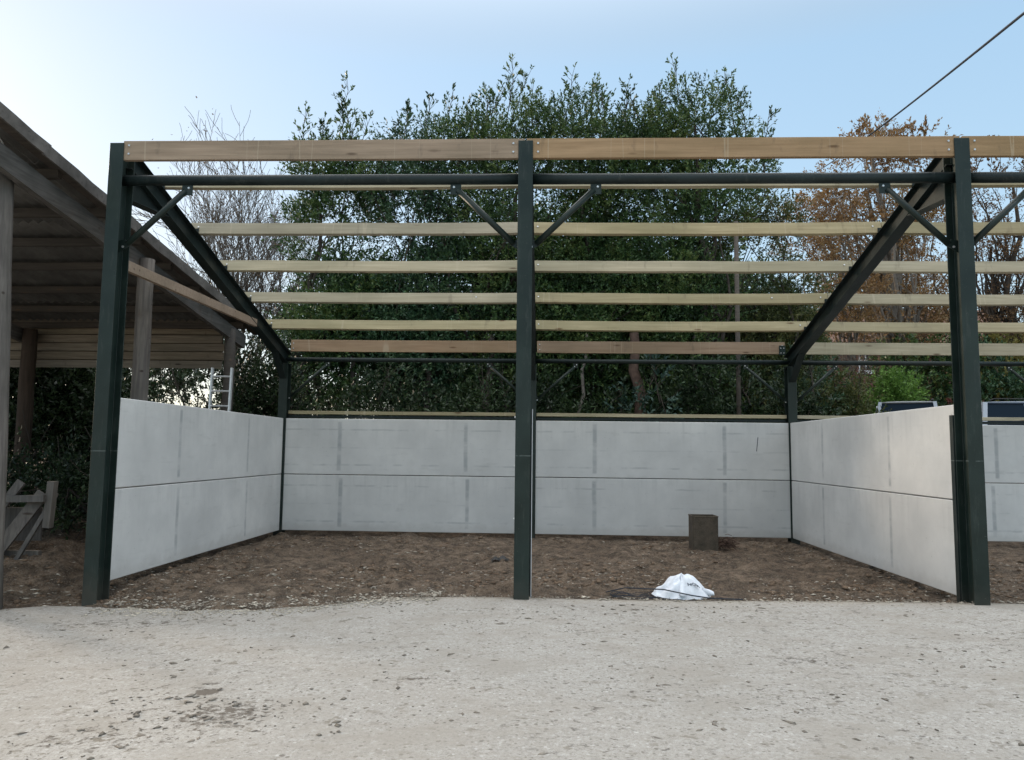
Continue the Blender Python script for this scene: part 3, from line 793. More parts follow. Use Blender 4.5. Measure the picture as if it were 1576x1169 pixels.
for j in range(nr_):
    for i in range(nt_): fs.append((j * nt_ + i, j * nt_ + (i + 1) % nt_, (j + 1) * nt_ + (i + 1) % nt_, (j + 1) * nt_ + i))
fs.append(tuple(reversed(range(nt_))))
bag = MB().add(vs, fs).build('sack', M['bag'], None, smooth=True, origin=(BX, BY, 0))
tag(bag, 'crumpled white plastic sack with dark print at the edge of the concrete', 'sack')
# draped flap down the front and knotted right corner
vs = []; fs = []
for i in range(9):
    t = i / 8
    for j in range(5):
        u = (j / 4 - .5); p = bag_pt(-pi / 2 - .12 + u * .45, .12 + t * .78)
        vs.append(p + Vector((0, -.012 - .012 * cos(u * 5) - .01 * sin(t * 7), .006)))
for i in range(8):
    for j in range(4): fs.append((i * 5 + j, i * 5 + j + 1, i * 5 + j + 6, i * 5 + j + 5))
fl = MB().add(vs, fs).build('flap', M['bag'], bag, smooth=True); so = fl.modifiers.new('s', 'SOLIDIFY'); so.thickness = .004
vs = []; fs = []
for i in range(9):
    t = i / 8
    for j in range(8):
        a_ = 2 * pi * j / 8; r = .05 * (1 - .45 * t) * (1 + .25 * sin(3 * a_ + 4 * t))
        vs.append((BX + .22 + .12 * t, BY - .05 - .02 * t + .8 * r * cos(a_), .07 - .035 * t + .8 * r * sin(a_)))
for i in range(8):
    for j in range(8): fs.append((i * 8 + j, i * 8 + (j + 1) % 8, i * 8 + 8 + (j + 1) % 8, i * 8 + 8 + j))
fs.append(tuple(range(64, 72)))
MB().add(vs, fs).build('corner', M['bag'], bag, smooth=True)
# printed letters lying on the fabric
cu = bpy.data.curves.new('print', 'FONT'); cu.body = 'NOM'; cu.size = 1; cu.offset = .035
to = bpy.data.objects.new('print', cu); COL.objects.link(to); bpy.context.view_layer.update()
dg = bpy.context.evaluated_depsgraph_get(); tm = bpy.data.meshes.new_from_object(to.evaluated_get(dg))
bpy.data.objects.remove(to)
mx = max(v.co.x for v in tm.vertices)
bmt = bmesh.new(); bmt.from_mesh(tm); bmesh.ops.triangulate(bmt, faces=bmt.faces); bmesh.ops.subdivide_edges(bmt, edges=bmt.edges, cuts=2)
vs = []
for v in bmt.verts:
    u = v.co.x / mx; w_ = v.co.y
    th = radians(-74 + 42 * u); p = bag_pt(th, .60 - .13 * w_ + .12 * u)
    vs.append(p + Vector((.004, -.012, .005)))
bmt.verts.index_update(); fs = [tuple(v.index for v in f_.verts) for f_ in bmt.faces]; bmt.free()
MB().add(vs, fs).build('lettering', M['ink'], bag)
# dark scrap on the earth left of the middle post
vs = []; fs = []
for j in range(5):
    for i in range(9):
        x_ = -.52 + .03 * i; y_ = 2.45 + .03 * j
        vs.append((x_, y_, float(earth_z(x_, y_)) + .02 + .05 * sin(i * .9) * sin(j * .8 + .4)))
for j in range(4):
    for i in range(8): fs.append((j * 9 + i, j * 9 + i + 1, j * 9 + i + 10, j * 9 + i + 9))
tag(MB().add(vs, fs).build('scrap', M['black'], None, smooth=True), 'crumpled black scrap lying on the earth left of the middle post', 'scrap')

# ------------------------------------------------------------------ plants
def leaf_quads(P, D, size, roll=None, width=.42):
    """P base points, D unit directions -> kite leaves folded along the midrib"""
    n = len(P)
    r = RNG.normal(size=(n, 3)); s = np.cross(D, r); s /= np.linalg.norm(s, axis=1, keepdims=True) + 1e-9
    nrm = np.cross(D, s)
    sz = np.asarray(size)[:, None]
    mid = P + D * sz * .5
    l = mid + s * sz * width * .5 + nrm * sz * .06; r_ = mid - s * sz * width * .5 + nrm * sz * .06
    tip = P + D * sz - nrm * sz * .08
    co = np.stack([P, l, tip, r_], 1).reshape(-1, 3)
    f = (np.arange(n) * 4)[:, None] + np.array([[0, 1, 2, 3]])
    return co, f
def shoots(base, dirn, length, nl, leaf, spread=.9, r0=.0):
    """leafy shoots: leaves spiral round each shoot"""
    n = len(base); t = (np.arange(nl)[None, :] + RNG.random((n, nl))) / nl
    t = .15 + .85 * t
    P = base[:, None, :] + dirn[:, None, :] * (length[:, None] * t)[..., None]
    rd = RNG.normal(size=(n, nl, 3)); rd /= np.linalg.norm(rd, axis=2, keepdims=True)
    D = dirn[:, None, :] * (.75 + .6 * t)[..., None] * .8 + rd * spread
    D /= np.linalg.norm(D, axis=2, keepdims=True)
    sz = leaf * (.65 + .6 * RNG.random((n, nl)))
    return P.reshape(-1, 3), D.reshape(-1, 3), sz.ravel()
def crown_points(blobs, n, shell=.45):
    w = np.array([(b[3] * b[4] * b[5]) ** .72 for b in blobs]); w /= w.sum()
    k = RNG.choice(len(blobs), n, p=w); B = np.array(blobs)[k]
    d = RNG.normal(size=(n, 3)); d /= np.linalg.norm(d, axis=1, keepdims=True)
    r = RNG.random(n) ** shell
    P = B[:, :3] + d * B[:, 3:6] * r[:, None]
    return P, d
def branch_tubes(paths, sides=5):
    """paths: list of (pts Nx3, radii N) -> one vertex array"""
    V = []; F = []; b = 0
    for pts, rad in paths:
        m = len(pts)
        d = np.gradient(pts, axis=0); d /= np.linalg.norm(d, axis=1, keepdims=True) + 1e-9
        a = np.cross(d, np.array([.31, .92, .17])); a /= np.linalg.norm(a, axis=1, keepdims=True) + 1e-9
        c = np.cross(d, a); th = np.arange(sides) * 2 * pi / sides
        ring = pts[:, None] + rad[:, None, None] * (a[:, None] * np.cos(th)[None, :, None] + c[:, None] * np.sin(th)[None, :, None])
        V.append(ring.reshape(-1, 3)); i = np.arange(m - 1)[:, None] * sides; k = np.arange(sides)[None]
        k2 = (k + 1) % sides
        F.append((np.stack([i + k, i + k2, i + sides + k2, i + sides + k], -1).reshape(-1, 4)) + b); b += m * sides
    return np.concatenate(V), np.concatenate(F)
def curve(p, q, r0, r1, bend=.12, n=7, up=0):
    p = np.array(p, float); q = np.array(q, float); L_ = np.linalg.norm(q - p)
    off = RNG.normal(size=3) * bend * L_; t = np.linspace(0, 1, n)[:, None]
    pts = p + (q - p) * t + off * (t * (1 - t)) * 2 + np.array([0, 0, up * L_]) * (t * (1 - t))
    pts[1:-1] += RNG.normal(size=(n - 2, 3)) * .012 * L_
    return pts, r0 + (r1 - r0) * np.linspace(0, 1, n)

def leafy_tree(name, loc, blobs, n_sh, mat, bark, label, cat, group=None, leaf=.11, nl=9, shell=.42, gap=.46, top_shoots=0, trunk_r=.16, trunks=1, limbs=26, shoot_len=.38, up=.45, gapf=.9, tops=()):
    x, y = loc; z0 = float(earth_z(x, y)) - .1
    root = empty(name, (x, y, z0), label, cat, group)
    P, d = crown_points(blobs, n_sh, shell)
    gn = vnoise(P[:, 0] * gapf + 7, P[:, 1] * gapf + 3, P[:, 2] * gapf) * .6 + vnoise(P[:, 0] * gapf * 2.7, P[:, 1] * gapf * 2.7, P[:, 2] * gapf * 2.7) * .4
    keep = gn > gap + .12 * (RNG.random(len(P)) - .5)
    keep &= P[:, 2] > z0 + .3
    P, d = P[keep], d[keep]
    D = d * .8 + np.array([0, 0, up]) + RNG.normal(size=d.shape) * .35; D /= np.linalg.norm(D, axis=1, keepdims=True)
    ln = shoot_len * (.6 + .8 * RNG.random(len(P)))
    lp, ld, ls = shoots(P, D, ln, nl, leaf)
    tw = []
    # tall shoots breaking the outline
    B = np.array(blobs); hi = B[np.argsort(-(B[:, 2] + B[:, 5]))][:max(2, len(B) // 3)]
    tp = [((tx, ty, tz), h) for tx, ty, tz, h in tops]
    for _ in range(top_shoots):
        b = hi[RNG.integers(len(hi))]; a = RNG.random() * 2 * pi; rr = RNG.random() ** .5 * .8
        tp.append(((b[0] + cos(a) * rr * b[3], b[1] + sin(a) * rr * b[4], b[2] + b[5] * math.sqrt(1 - rr * rr) * .8), RNG.uniform(.3, .8)))
    ex = []
    for p, h in tp:
        p = np.array(p); dd = np.array([RNG.normal() * .22, RNG.normal() * .2, 1]); dd /= np.linalg.norm(dd)
        pts, rad = curve(p - dd * .5, p + dd * h, .016, .004, .06, 7); tw.append((pts, rad))
        m = int(7 + h * 8)
        for k in range(m):
            t = .22 + .65 * (k + RNG.random()) / m; i = t * 6; i0 = min(5, int(i)); c = pts[i0] + (pts[i0 + 1] - pts[i0]) * (i - i0)
            sd = np.array([RNG.normal(), RNG.normal(), .9]); sd = sd / np.linalg.norm(sd) * (1 - .35 * t); sd[2] += .35
            l2 = RNG.uniform(.14, .42) * (1.25 - t * .6); e = c + sd * l2
            tw.append((np.array([c, (c + e) / 2 + RNG.normal(size=3) * .01, e]), np.array([.006, .005, .003])))
            ex.append((e - sd * .06, sd / np.linalg.norm(sd)))
            if RNG.random() < .5: ex.append(((c + e) / 2, sd / np.linalg.norm(sd)))
        ex.append((pts[-1] - dd * .08, dd))
    if ex:
        eb = np.array([e[0] for e in ex]); ed = np.array([e[1] for e in ex])
        a, b, c = shoots(eb, ed, np.full(len(eb), .13), 6, leaf * 1.05, .62)
        lp = np.concatenate([lp, a]); ld = np.concatenate([ld, b]); ls = np.concatenate([ls, c])
    co, f = leaf_quads(lp, ld, ls)
    fast_mesh('crown', co, f, mat, root, RNG.random(len(f)), (x, y, z0))
    # woody parts
    paths = []
    cz = B[:, 2].max()
    for k in range(trunks):
        tx = x + (RNG.normal() * .25 if trunks > 1 else 0); ty = y + (RNG.normal() * .25 if trunks > 1 else 0)
        top = B[RNG.integers(len(B))] if trunks > 1 else B[np.argmax(B[:, 2])]
        pts, rad = curve((tx, ty, z0 - .2), (top[0], top[1], min(top[2] + top[5] * .5, cz)), trunk_r * RNG.uniform(.8, 1.1), trunk_r * .2, .04, 12)
        paths.append((pts, rad))
        for j in range(limbs // trunks):
            i = RNG.integers(2, 10); q_, _ = crown_points(blobs, 1, .4); q_ = q_[0]
            if q_[2] < pts[i][2] - .3: i = max(1, int(i * .5))
            pp, rr = curve(pts[i], q_, rad[i] * .45, .01, .14, 7, .15); paths.append((pp, rr))
            for _ in range(3):
                k2 = RNG.integers(2, 6); e = pp[k2] + RNG.normal(size=3) * .5 + np.array([0, 0, .25]); paths.append(curve(pp[k2], e, rr[k2] * .5, .005, .1, 5))
    V, F = branch_tubes(paths + tw, 6)
    fast_mesh('trunk', V, F, bark, root, None, (x, y, z0))
    return root

def stack(x, y, z0, z1, r, n, jit=.35, taper=.6, ry=None):
    out = []
    for i in range(n):
        t = i / max(1, n - 1); rr = r * (1 - (1 - taper) * t ** 1.5) * RNG.uniform(.8, 1.15)
        out.append((x + RNG.normal() * jit, y + RNG.normal() * jit * .7, z0 + (z1 - z0 - rr * .6) * t, rr, (ry or rr) * .9, rr * .8))
    return out
GE = 'evergreen trees crowded behind the back wall'
leafy_tree('evergreen_tree', (-5.2, 10.4), stack(-5.05, 10.4, 3.2, 9.3, 1.35, 11, .3, .85), 9000, M['evergreen'], M['bark'],
           'leftmost evergreen with two loose leafy shoots above the front timber', 'tree', GE, .10, 9, .5, .38, 2, .12, 2, 20, .34,
           tops=[(-6.0, 10.2, 8.9, 1.5), (-5.6, 10.1, 9.0, 1.0), (-5.0, 10.2, 9.2, 1.3), (-4.75, 10.1, 9.3, 1.75), (-4.6, 10.3, 9.0, 1.2), (-4.75, 10.0, 8.9, .9), (-3.9, 10.2, 8.8, .7), (-5.8, 10.2, 8.6, .6)])
leafy_tree('evergreen_tree', (-3.1, 10.8), stack(-3.0, 10.6, 3.0, 9.7, 1.75, 11, .35, .85), 10500, M['evergreen_b'], M['bark'],
           'second evergreen from the left, thin top with sparse feathery shoots', 'tree', GE, .095, 9, .5, .38, 2, .13, 2, 24, .34,
           tops=[(-3.4, 10.4, 9.4, 1.2), (-2.9, 10.4, 9.6, 1.1), (-2.3, 10.3, 9.7, 1.0), (-3.8, 10.4, 9.1, 1.3)])
leafy_tree('evergreen_tree', (-.7, 10.4), stack(-.8, 10.3, 3.0, 10.3, 1.55, 10, .35, .8) + [(-1.9, 10.3, 9.2, 1.0, .8, .9), (.4, 10.4, 9.3, 1.1, .9, 1.0)], 8750, M['evergreen'], M['bark'],
           'dense evergreen directly above the middle post with a tall spiky top', 'tree', GE, .088, 11, .5, .35, 3, .16, 2, 26, .32,
           tops=[(-1.15, 10.1, 10.1, 1.3), (-.8, 10.1, 10.2, 1.2), (-.5, 10.1, 10.3, 1.1), (-1.4, 10.1, 9.9, 1.0), (-.1, 10.0, 10.0, .9)])
leafy_tree('evergreen_tree', (1.5, 10.6), stack(1.4, 10.5, 3.0, 10.1, 1.55, 10, .35, .8), 9100, M['evergreen'], M['bark'],
           'evergreen right of the middle post with a rounded leafy top', 'tree', GE, .088, 11, .5, .33, 3, .15, 1, 26, .32,
           tops=[(.75, 10.3, 10.0, 1.4), (1.4, 10.2, 10.1, 1.0), (2.2, 10.3, 9.9, 1.1), (2.5, 10.2, 9.7, 1.2)])
leafy_tree('evergreen_tree', (4.1, 10.3), stack(3.9, 10.2, 3.0, 10.3, 1.65, 11, .4, .75) + [(2.7, 10.4, 9.3, 1.1, .9, 1.0), (4.9, 10.3, 8.8, 1.0, .9, .9), (3.1, 10.4, 9.3, .9, .9, 1.0)], 10850, M['evergreen'], M['bark'],
           'tallest evergreen at the right with a branch reaching out sideways', 'tree', GE, .088, 11, .5, .32, 3, .16, 1, 28, .32,
           tops=[(3.5, 10.0, 10.3, 1.1), (4.4, 10.1, 10.0, 1.0), (4.8, 10.0, 9.9, 1.2), (5.1, 10.1, 9.3, 1.5), (5.6, 10.0, 8.8, 1.3), (5.6, 10.1, 8.3, 1.0), (3.0, 10.2, 9.8, .9)])
leafy_tree('ivy_clad_tree', (6.2, 11.2), stack(6.0, 11.0, 3.0, 8.1, 1.5, 8, .45, .8), 9100, M['olive'], M['bark'],
           'lower olive green tree between the evergreens and the orange trees', 'tree', None, .085, 10, .5, .40, 4, .14, 2, 24, .34)
leafy_tree('dark_evergreen_tree', (6.2, 12.6), stack(6.2, 12.4, 3.2, 6.4, 1.4, 7, .4, .85), 8750, M['evergreen_b'], M['bark'],
           'dark bushy evergreen above the right bay rear post', 'tree', None, .10, 9, .5, .36, 3, .16, 1, 22, .36)
# back rank filling the gaps low down, letting the low sun through on the left
GB = 'dark trees standing deeper in the wood'
for k, (x, y, zt_, r, n, gp) in enumerate([(-7.6, 16, 6.0, 2.0, 2600, .52), (-3.6, 15.5, 7.6, 1.9, 2600, .49), (-.2, 15, 8.6, 2.2, 4600, .40), (3.2, 15, 8.6, 2.3, 5200, .36), (6.2, 15.5, 7.2, 2.2, 5000, .38)]):
    leafy_tree('woodland_tree', (x, y), stack(x, y, 2.6, zt_, r, 8, .5, .9), n if k else 1300, M['evergreen'] if k > 1 else M['ivy'], M['bark'],
               ['dark tree low behind the old barn, sun glinting through', 'thin dark tree behind the two leftmost evergreens', 'dark tree deep behind the middle post', 'dark tree deep behind the evergreen right of the middle post', 'dark tree deep behind the right rear post'][k],
               'tree', GB, .15, 8, .5, gp, 2, .17, 1, 20, .45)
# undergrowth: separate bushes just beyond the wall
def bush(x, y, z1, r, n, mat, label, name='bush', leaf=.09, gap=.36, cat='bush', group=None, flat=.8, nl=8, up=.4):
    z0 = float(earth_z(x, y)); bl = []
    for k in range(6):
        rr = r * RNG.uniform(.55, .85); bl.append((x + RNG.normal() * r * .35, y + RNG.normal() * r * .3, z0 + (z1 - z0) * RNG.uniform(.25, .72), rr, rr, (z1 - z0) * .34))
    return leafy_tree(name, (x, y), bl, n, mat, M['bark'], label, cat, group, leaf, nl, .55, gap, 1, .05, 3, 12, .28, up)
GU = 'dark bushes behind the back wall'
bl_ = [(-3.7, 8.6, 3.3, 1.2), (-1.9, 8.3, 3.1, 1.2), (-.1, 8.6, 3.3, 1.2), (1.3, 8.2, 3.5, 1.2), (3.2, 8.8, 3.6, 1.3), (4.7, 8.3, 3.5, 1.2), (5.7, 8.4, 3.7, 1.1)]
lb_ = ['dark bush behind the left end of the back wall', 'dark bush behind the middle of the left bay wall', 'dark bush behind the middle post', 'dark bush just right of the middle post behind the wall', 'dark bush behind the middle of the right bay wall', 'dark bush behind the wall left of the right rear post', 'dark bush behind the right rear post']
for (x, y, z1, r), lb in zip(bl_, lb_): bush(x, y, z1, r, 1500, M['ivy'], lb, group=GU, leaf=.10)
bush(2.35, 7.6, 3.25, .75, 420, M['conifer'], 'small blue green conifer sprays above the right bay wall', 'young_conifer', .12, .3, 'conifer', None, up=-.1)
for k, (x, y, z1, r) in enumerate(((-3.2, 19, 5.4, 2.4), (1.0, 19, 6.0, 2.6), (5.2, 19, 6.4, 2.6), (7.6, 20.0, 6.0, 1.8))):
    bush(x, y, z1, r, 2600, M['ivy'], ['thicket deep in the wood left of the middle post', 'thicket deep in the wood right of the middle post', 'thicket deep in the wood behind the right rear post', 'thicket deep in the wood left of the brick house'][k], 'thicket', .17, .33, 'bush', 'thickets deep in the wood')
# trunks seen in the gloom behind the wall
for k, (x, y, r, m_) in enumerate(((2.5, 8.7, .15, 'bark_red'), (-1.35, 9.2, .12, 'bark'), (-2.4, 9.6, .09, 'bark'), (.9, 8.9, .05, 'bark_pale'), (3.9, 9.0, .05, 'bark_pale'), (-4.3, 9.3, .07, 'bark'))):
    z0 = float(earth_z(x, y)) - .1; V, F = branch_tubes([curve((x, y, z0), (x + RNG.normal() * .3, y + .3, 4.3), r, r * .7, .04, 10)] + [curve((x, y, z0 + 1.2 + j), (x + RNG.normal() * .8, y + RNG.normal() * .4, z0 + 2.2 + j), r * .35, .01, .1, 6) for j in range(1)], 8)
    o = fast_mesh('tree_trunk', V, F, M[m_])
    tag(o, ['reddish bare tree trunk behind the right bay wall', 'dark trunk left of the middle post behind the wall', 'thin dark trunk in the left bay background', 'pale creeper covered stem right of the middle post', 'pale thin stem left of the right rear post', 'thin trunk close to the left rear post'][k], 'tree trunk', 'bare trunks behind the back wall')
bush(-6.35, 7.0, 4.1, .62, 1300, M['ivy'], 'ivy climbing behind the ladder', 'ivy_thicket', .09, .34, 'ivy')
# ivy and bushes around and behind the old barn
bush(-5.5, 7.2, 4.3, .85, 1900, M['ivy'], 'ivy covered thicket between the ladder and the left rear post', 'ivy_thicket', .09, .36, 'ivy')
bush(-5.0, 6.9, 3.4, .5, 600, M['ivy'], 'ivy trailing close to the left rear post', 'ivy_thicket', .085, .38, 'ivy')
GL = 'dark bushes behind the old barn'
for k, (x, y, z1, r, gp) in enumerate(((-12.4, 7.8, 5.2, 1.9, .28), (-10.2, 8.0, 4.9, 1.5, .28), (-7.6, 8.4, 2.35, 1.1, .36), (-8.9, 7.4, 3.3, .9, .3))):
    bush(x, y, z1, r, 4200 if k < 2 else 600, M['ivy'], ['dark bush at the far left under the old barn roof', 'dark bush behind the reddish post of the old barn', 'lower dark bush below the sunset gap by the ladder', 'dark bush seen between the new front post and the reddish post'][k], leaf=.12, gap=gp, group=GL)
bush(-6.6, 3.2, 1.25, .9, 1100, M['ivy'], 'low brambles behind the broken gate', 'bramble', .08, .38, 'bramble')
bush(-8.4, 3.6, 1.5, 1.1, 1300, M['ivy'], 'low brambles under the far left of the old barn', 'bramble', .08, .36, 'bramble')
for k, (x, y, z1, r) in enumerate(((-15, 24, 9, 3.2), (-18.5, 27, 10, 3.5))):
    bush(x, y, z1, r, 2200, M['ivy'], ['broad dark tree far behind the old barn roof', 'broad dark tree farthest to the left behind the old barn'][k], 'background_tree', .2, .54, 'tree')

# bare and autumn trees by recursive branching
def branching(name, loc, label, cat, height, spread, levels, stems, mat_b, leafmat=None, leaf=.09, lp_tip=0, group=None, r0=.09, nchild=4, zbase=None, lean=(0, 0), seed=1, crown_from=.35, cluster=.25):
    rg = np.random.default_rng(seed); x, y = loc; z0 = float(earth_z(x, y)) - .1 if zbase is None else zbase
    paths = []; tips = []
    def grow(p, d, ln, r, lv):
        n = 6; pts = [p]; dd = d.copy()
        for i in range(n - 1):
            dd = dd + rg.normal(size=3) * .10 + np.array([0, 0, .035]); dd /= np.linalg.norm(dd); pts.append(pts[-1] + dd * ln / (n - 1))
        pts = np.array(pts); r1 = max(.006, r * .5); paths.append((pts, np.linspace(max(r, .0075), r1, n)))
        if lv >= levels - 2: tips.extend((pts[k], dd) for k in (2, 3, 4, 5))
        if lv == levels: return
        nc = nchild + (rg.random() < .5) if lv else nchild + 3
        for c in range(nc):
            t = crown_from + (1 - crown_from) * (c + rg.random()) / nc if lv == 0 else .25 + .75 * (c + rg.random()) / nc
            i = min(n - 2, int(t * (n - 1))); q = pts[i] + (pts[i + 1] - pts[i]) * (t * (n - 1) - i)
            rd = rg.normal(size=3); rd -= dd * rd.dot(dd); rd /= np.linalg.norm(rd)
            nd = dd * .8 + rd * spread + np.array([0, 0, .12]); nd /= np.linalg.norm(nd)
            grow(q, nd, ln * rg.uniform(.42, .66), r * (1 - .5 * t) * .58, lv + 1)
    for s_ in range(stems):
        a = rg.random() * 2 * pi; tilt = rg.uniform(.03, .15) if stems > 1 else .05
        d = np.array([cos(a) * tilt + lean[0], sin(a) * tilt + lean[1], 1.]); d /= np.linalg.norm(d)
        grow(np.array([x + cos(a) * .15 * (stems > 1), y + sin(a) * .15 * (stems > 1), z0]), d, height * (rg.uniform(.62, .8) if stems > 1 else .72), r0 * rg.uniform(.7, 1.1), 0)
    root = empty(name, (x, y, z0), label, cat, group)
    V, F = branch_tubes(paths, 4 if levels > 3 else 5); fast_mesh('trunk', V, F, mat_b, root, None, (x, y, z0))
    if leafmat and tips and lp_tip:
        T = np.array([t[0] for t in tips]); Dn = np.array([t[1] for t in tips])
        keep = vnoise(T[:, 0] * .6, T[:, 1] * .6, T[:, 2] * .6) > .3
        T, Dn = T[keep], Dn[keep]
        rep = max(1, int(lp_tip)); 
        if lp_tip < 1: kk = rg.random(len(T)) < lp_tip; T, Dn = T[kk], Dn[kk]
        P = np.repeat(T, rep, 0) + rg.normal(size=(len(T) * rep, 3)) * cluster
        D = rg.normal(size=P.shape) + np.array([0, 0, -.3]); D /= np.linalg.norm(D, axis=1, keepdims=True)
        co, f = leaf_quads(P, D, leaf * (.6 + .7 * rg.random(len(P))), width=.6)
        fast_mesh('crown', co, f, leafmat, root, rg.random(len(f)), (x, y, z0))
    return root
branching('bare_tree', (-8.9, 14.5), 'leafless many stemmed tree rising between the old roof and the evergreens', 'tree', 7.3, .42, 4, 6, M['bark_pale'], M['autumn_b'], .07, .12, r0=.08, nchild=4, seed=14, crown_from=.3, lean=(-.04, 0))
branching('bare_tree', (-6.7, 17.5), 'slender bare tree close to the left edge of the evergreens', 'tree', 6.0, .4, 4, 3, M['bark'], M['autumn_b'], .07, .15, r0=.07, nchild=3, seed=9, crown_from=.3)
GA = 'autumn trees behind the right bay'
leafy_tree('autumn_tree', (14.3, 22.4), stack(14.3, 22.2, 6.5, 14.6, 2.0, 8, .6, .75) + [(12.7, 22, 12.2, 1.5, 1.4, 1.3), (15.9, 22.3, 12.6, 1.5, 1.4, 1.4), (13.4, 22, 13.9, 1.2, 1.1, 1.0), (15.2, 22, 13.6, 1.3, 1.2, 1.1), (12.3, 22, 10.2, 1.5, 1.4, 1.3)], 7600, M['autumn'], M['bark_pale'],
           'broad orange brown autumn tree left of the right front post top', 'tree', GA, .135, 8, .5, .50, 14, .26, 1, 60, .42, .25, .7)
leafy_tree('autumn_tree', (11.4, 21), stack(11.2, 20.8, 6.8, 11.2, 1.3, 5, .5, .8) + [(10.3, 20.6, 10.4, 1.0, 1.0, .9)], 2600, M['autumn'], M['bark_pale'],
           'smaller orange tree next to the olive tree, left of the broad orange one', 'tree', GA, .12, 8, .5, .48, 8, .14, 1, 30, .36, .25, .8)
leafy_tree('autumn_tree', (18.2, 23.2), stack(18.2, 23, 6.0, 13.9, 1.8, 7, .6, .8) + [(19.8, 23, 12.4, 1.5, 1.4, 1.4), (17.0, 23, 12.2, 1.3, 1.2, 1.2), (20.6, 23.2, 9.5, 1.6, 1.5, 1.8)], 4200, M['autumn_b'], M['bark'],
           'duller brown half bare tree at the right edge of the photo', 'tree', GA, .115, 7, .5, .50, 22, .26, 2, 90, .45, .25, .7)
branching('autumn_tree', (16.4, 29), 'thin brown tree behind the two broad autumn trees', 'tree', 10.5, .6, 4, 2, M['bark_pale'], M['autumn_b'], .12, 1.2, GA, .18, 4, seed=31, crown_from=.3)
# lower greenery right
bush(8.5, 18.5, 6.4, 1.3, 3000, M['evergreen_b'], 'dark green holly bush behind the right side wall', 'holly_bush', .14, .36)
bush(15.4, 21, 6.2, 2.2, 3000, M['evergreen'], 'broad dark green bush left of the right front post', 'laurel_bush', .16, .36)
bush(18.5, 21, 7.0, 2.6, 3200, M['yellow'], 'yellowing bush at the right photo edge above the dark car', 'hedge_bush', .15, .40)
bush(16.2, 19.5, 5.4, 1.8, 2200, M['evergreen_b'], 'dark green bush directly behind the right front post', 'laurel_bush', .14, .36)
bush(7.2, 14.8, 4.5, 1.0, 2200, M['evergreen_b'], 'ivy green bush right of the right rear post', 'ivy_bush', .11, .36)
bush(8.5, 13.4, 3.9, 1.0, 1200, M['olive'], 'olive bush beside the right rear post, low down', 'olive_bush', .10, .38)
bush(11.5, 16.9, 4.2, .85, 1300, M['lime'], 'bright lime green bush above the dark car', 'lime_bush', .12, .33)
bush(13.4, 16.0, 3.45, .8, 800, M['red_leaf'], 'reddish shrub right of the dark car with the pale pillar', 'red_shrub', .10, .35)
branching('bare_shrub', (10.6, 18.2), 'brown bare shrub between the holly and the lime green bush', 'shrub', 3.2, .7, 3, 7, M['bark_red'], M['autumn_b'], .06, .6, r0=.03, nchild=4, seed=41, crown_from=.2)

# ------------------------------------------------------------------ house glimpsed far off
hs = empty('brick_house', (22.5, 42, 1.8), 'distant red brick house with a white window behind the trees', 'house')
zb_ = 1.5
wx0, wx1, wz0, wz1 = 19.95, 20.85, 6.75, 8.2
mb = MB(); mb.box(16.9, wx0, 40.0, 40.3, zb_, 8.6); mb.box(wx1, 30, 40.0, 40.3, zb_, 8.6); mb.box(wx0, wx1, 40.0, 40.3, zb_, wz0); mb.box(wx0, wx1, 40.0, 40.3, wz1, 8.6)
mb.box(16.9, 17.2, 40.3, 47, zb_, 8.6); mb.box(29.7, 30, 40.3, 47, zb_, 8.6); mb.box(16.9, 30, 47, 47.3, zb_, 8.6)
mb.build('wall', M['brick'], hs)
MB().prism([(16.5, 39.6, 8.6), (16.5, 47.7, 8.6), (16.5, 43.6, 11.4)], (14, 0, 0)).build('roof', M['tile'], hs)
wn = MB(); cx_, cz_ = (wx0 + wx1) / 2, (wz0 + wz1) / 2
for a_ in ((wx0, wx0 + .09, wz0, wz1), (wx1 - .09, wx1, wz0, wz1), (wx0 + .09, wx1 - .09, wz0, wz0 + .12), (wx0 + .09, wx1 - .09, wz1 - .09, wz1), (cx_ - .03, cx_ + .03, wz0 + .12, wz1 - .09), (wx0 + .09, cx_ - .03, cz_ - .03, cz_ + .03), (cx_ + .03, wx1 - .09, cz_ - .03, cz_ + .03)):
    wn.box(a_[0], a_[1], 39.97, 40.06, a_[2], a_[3])
wn.box(wx0 - .1, wx1 + .1, 39.9, 39.99, wz0 - .12, wz0 - .01)
w_o = wn.build('window', M['white'], hs)
MB().box(wx0 + .05, wx1 - .05, 40.08, 40.1, wz0 + .05, wz1 - .05).build('pane', M['glass'], w_o)

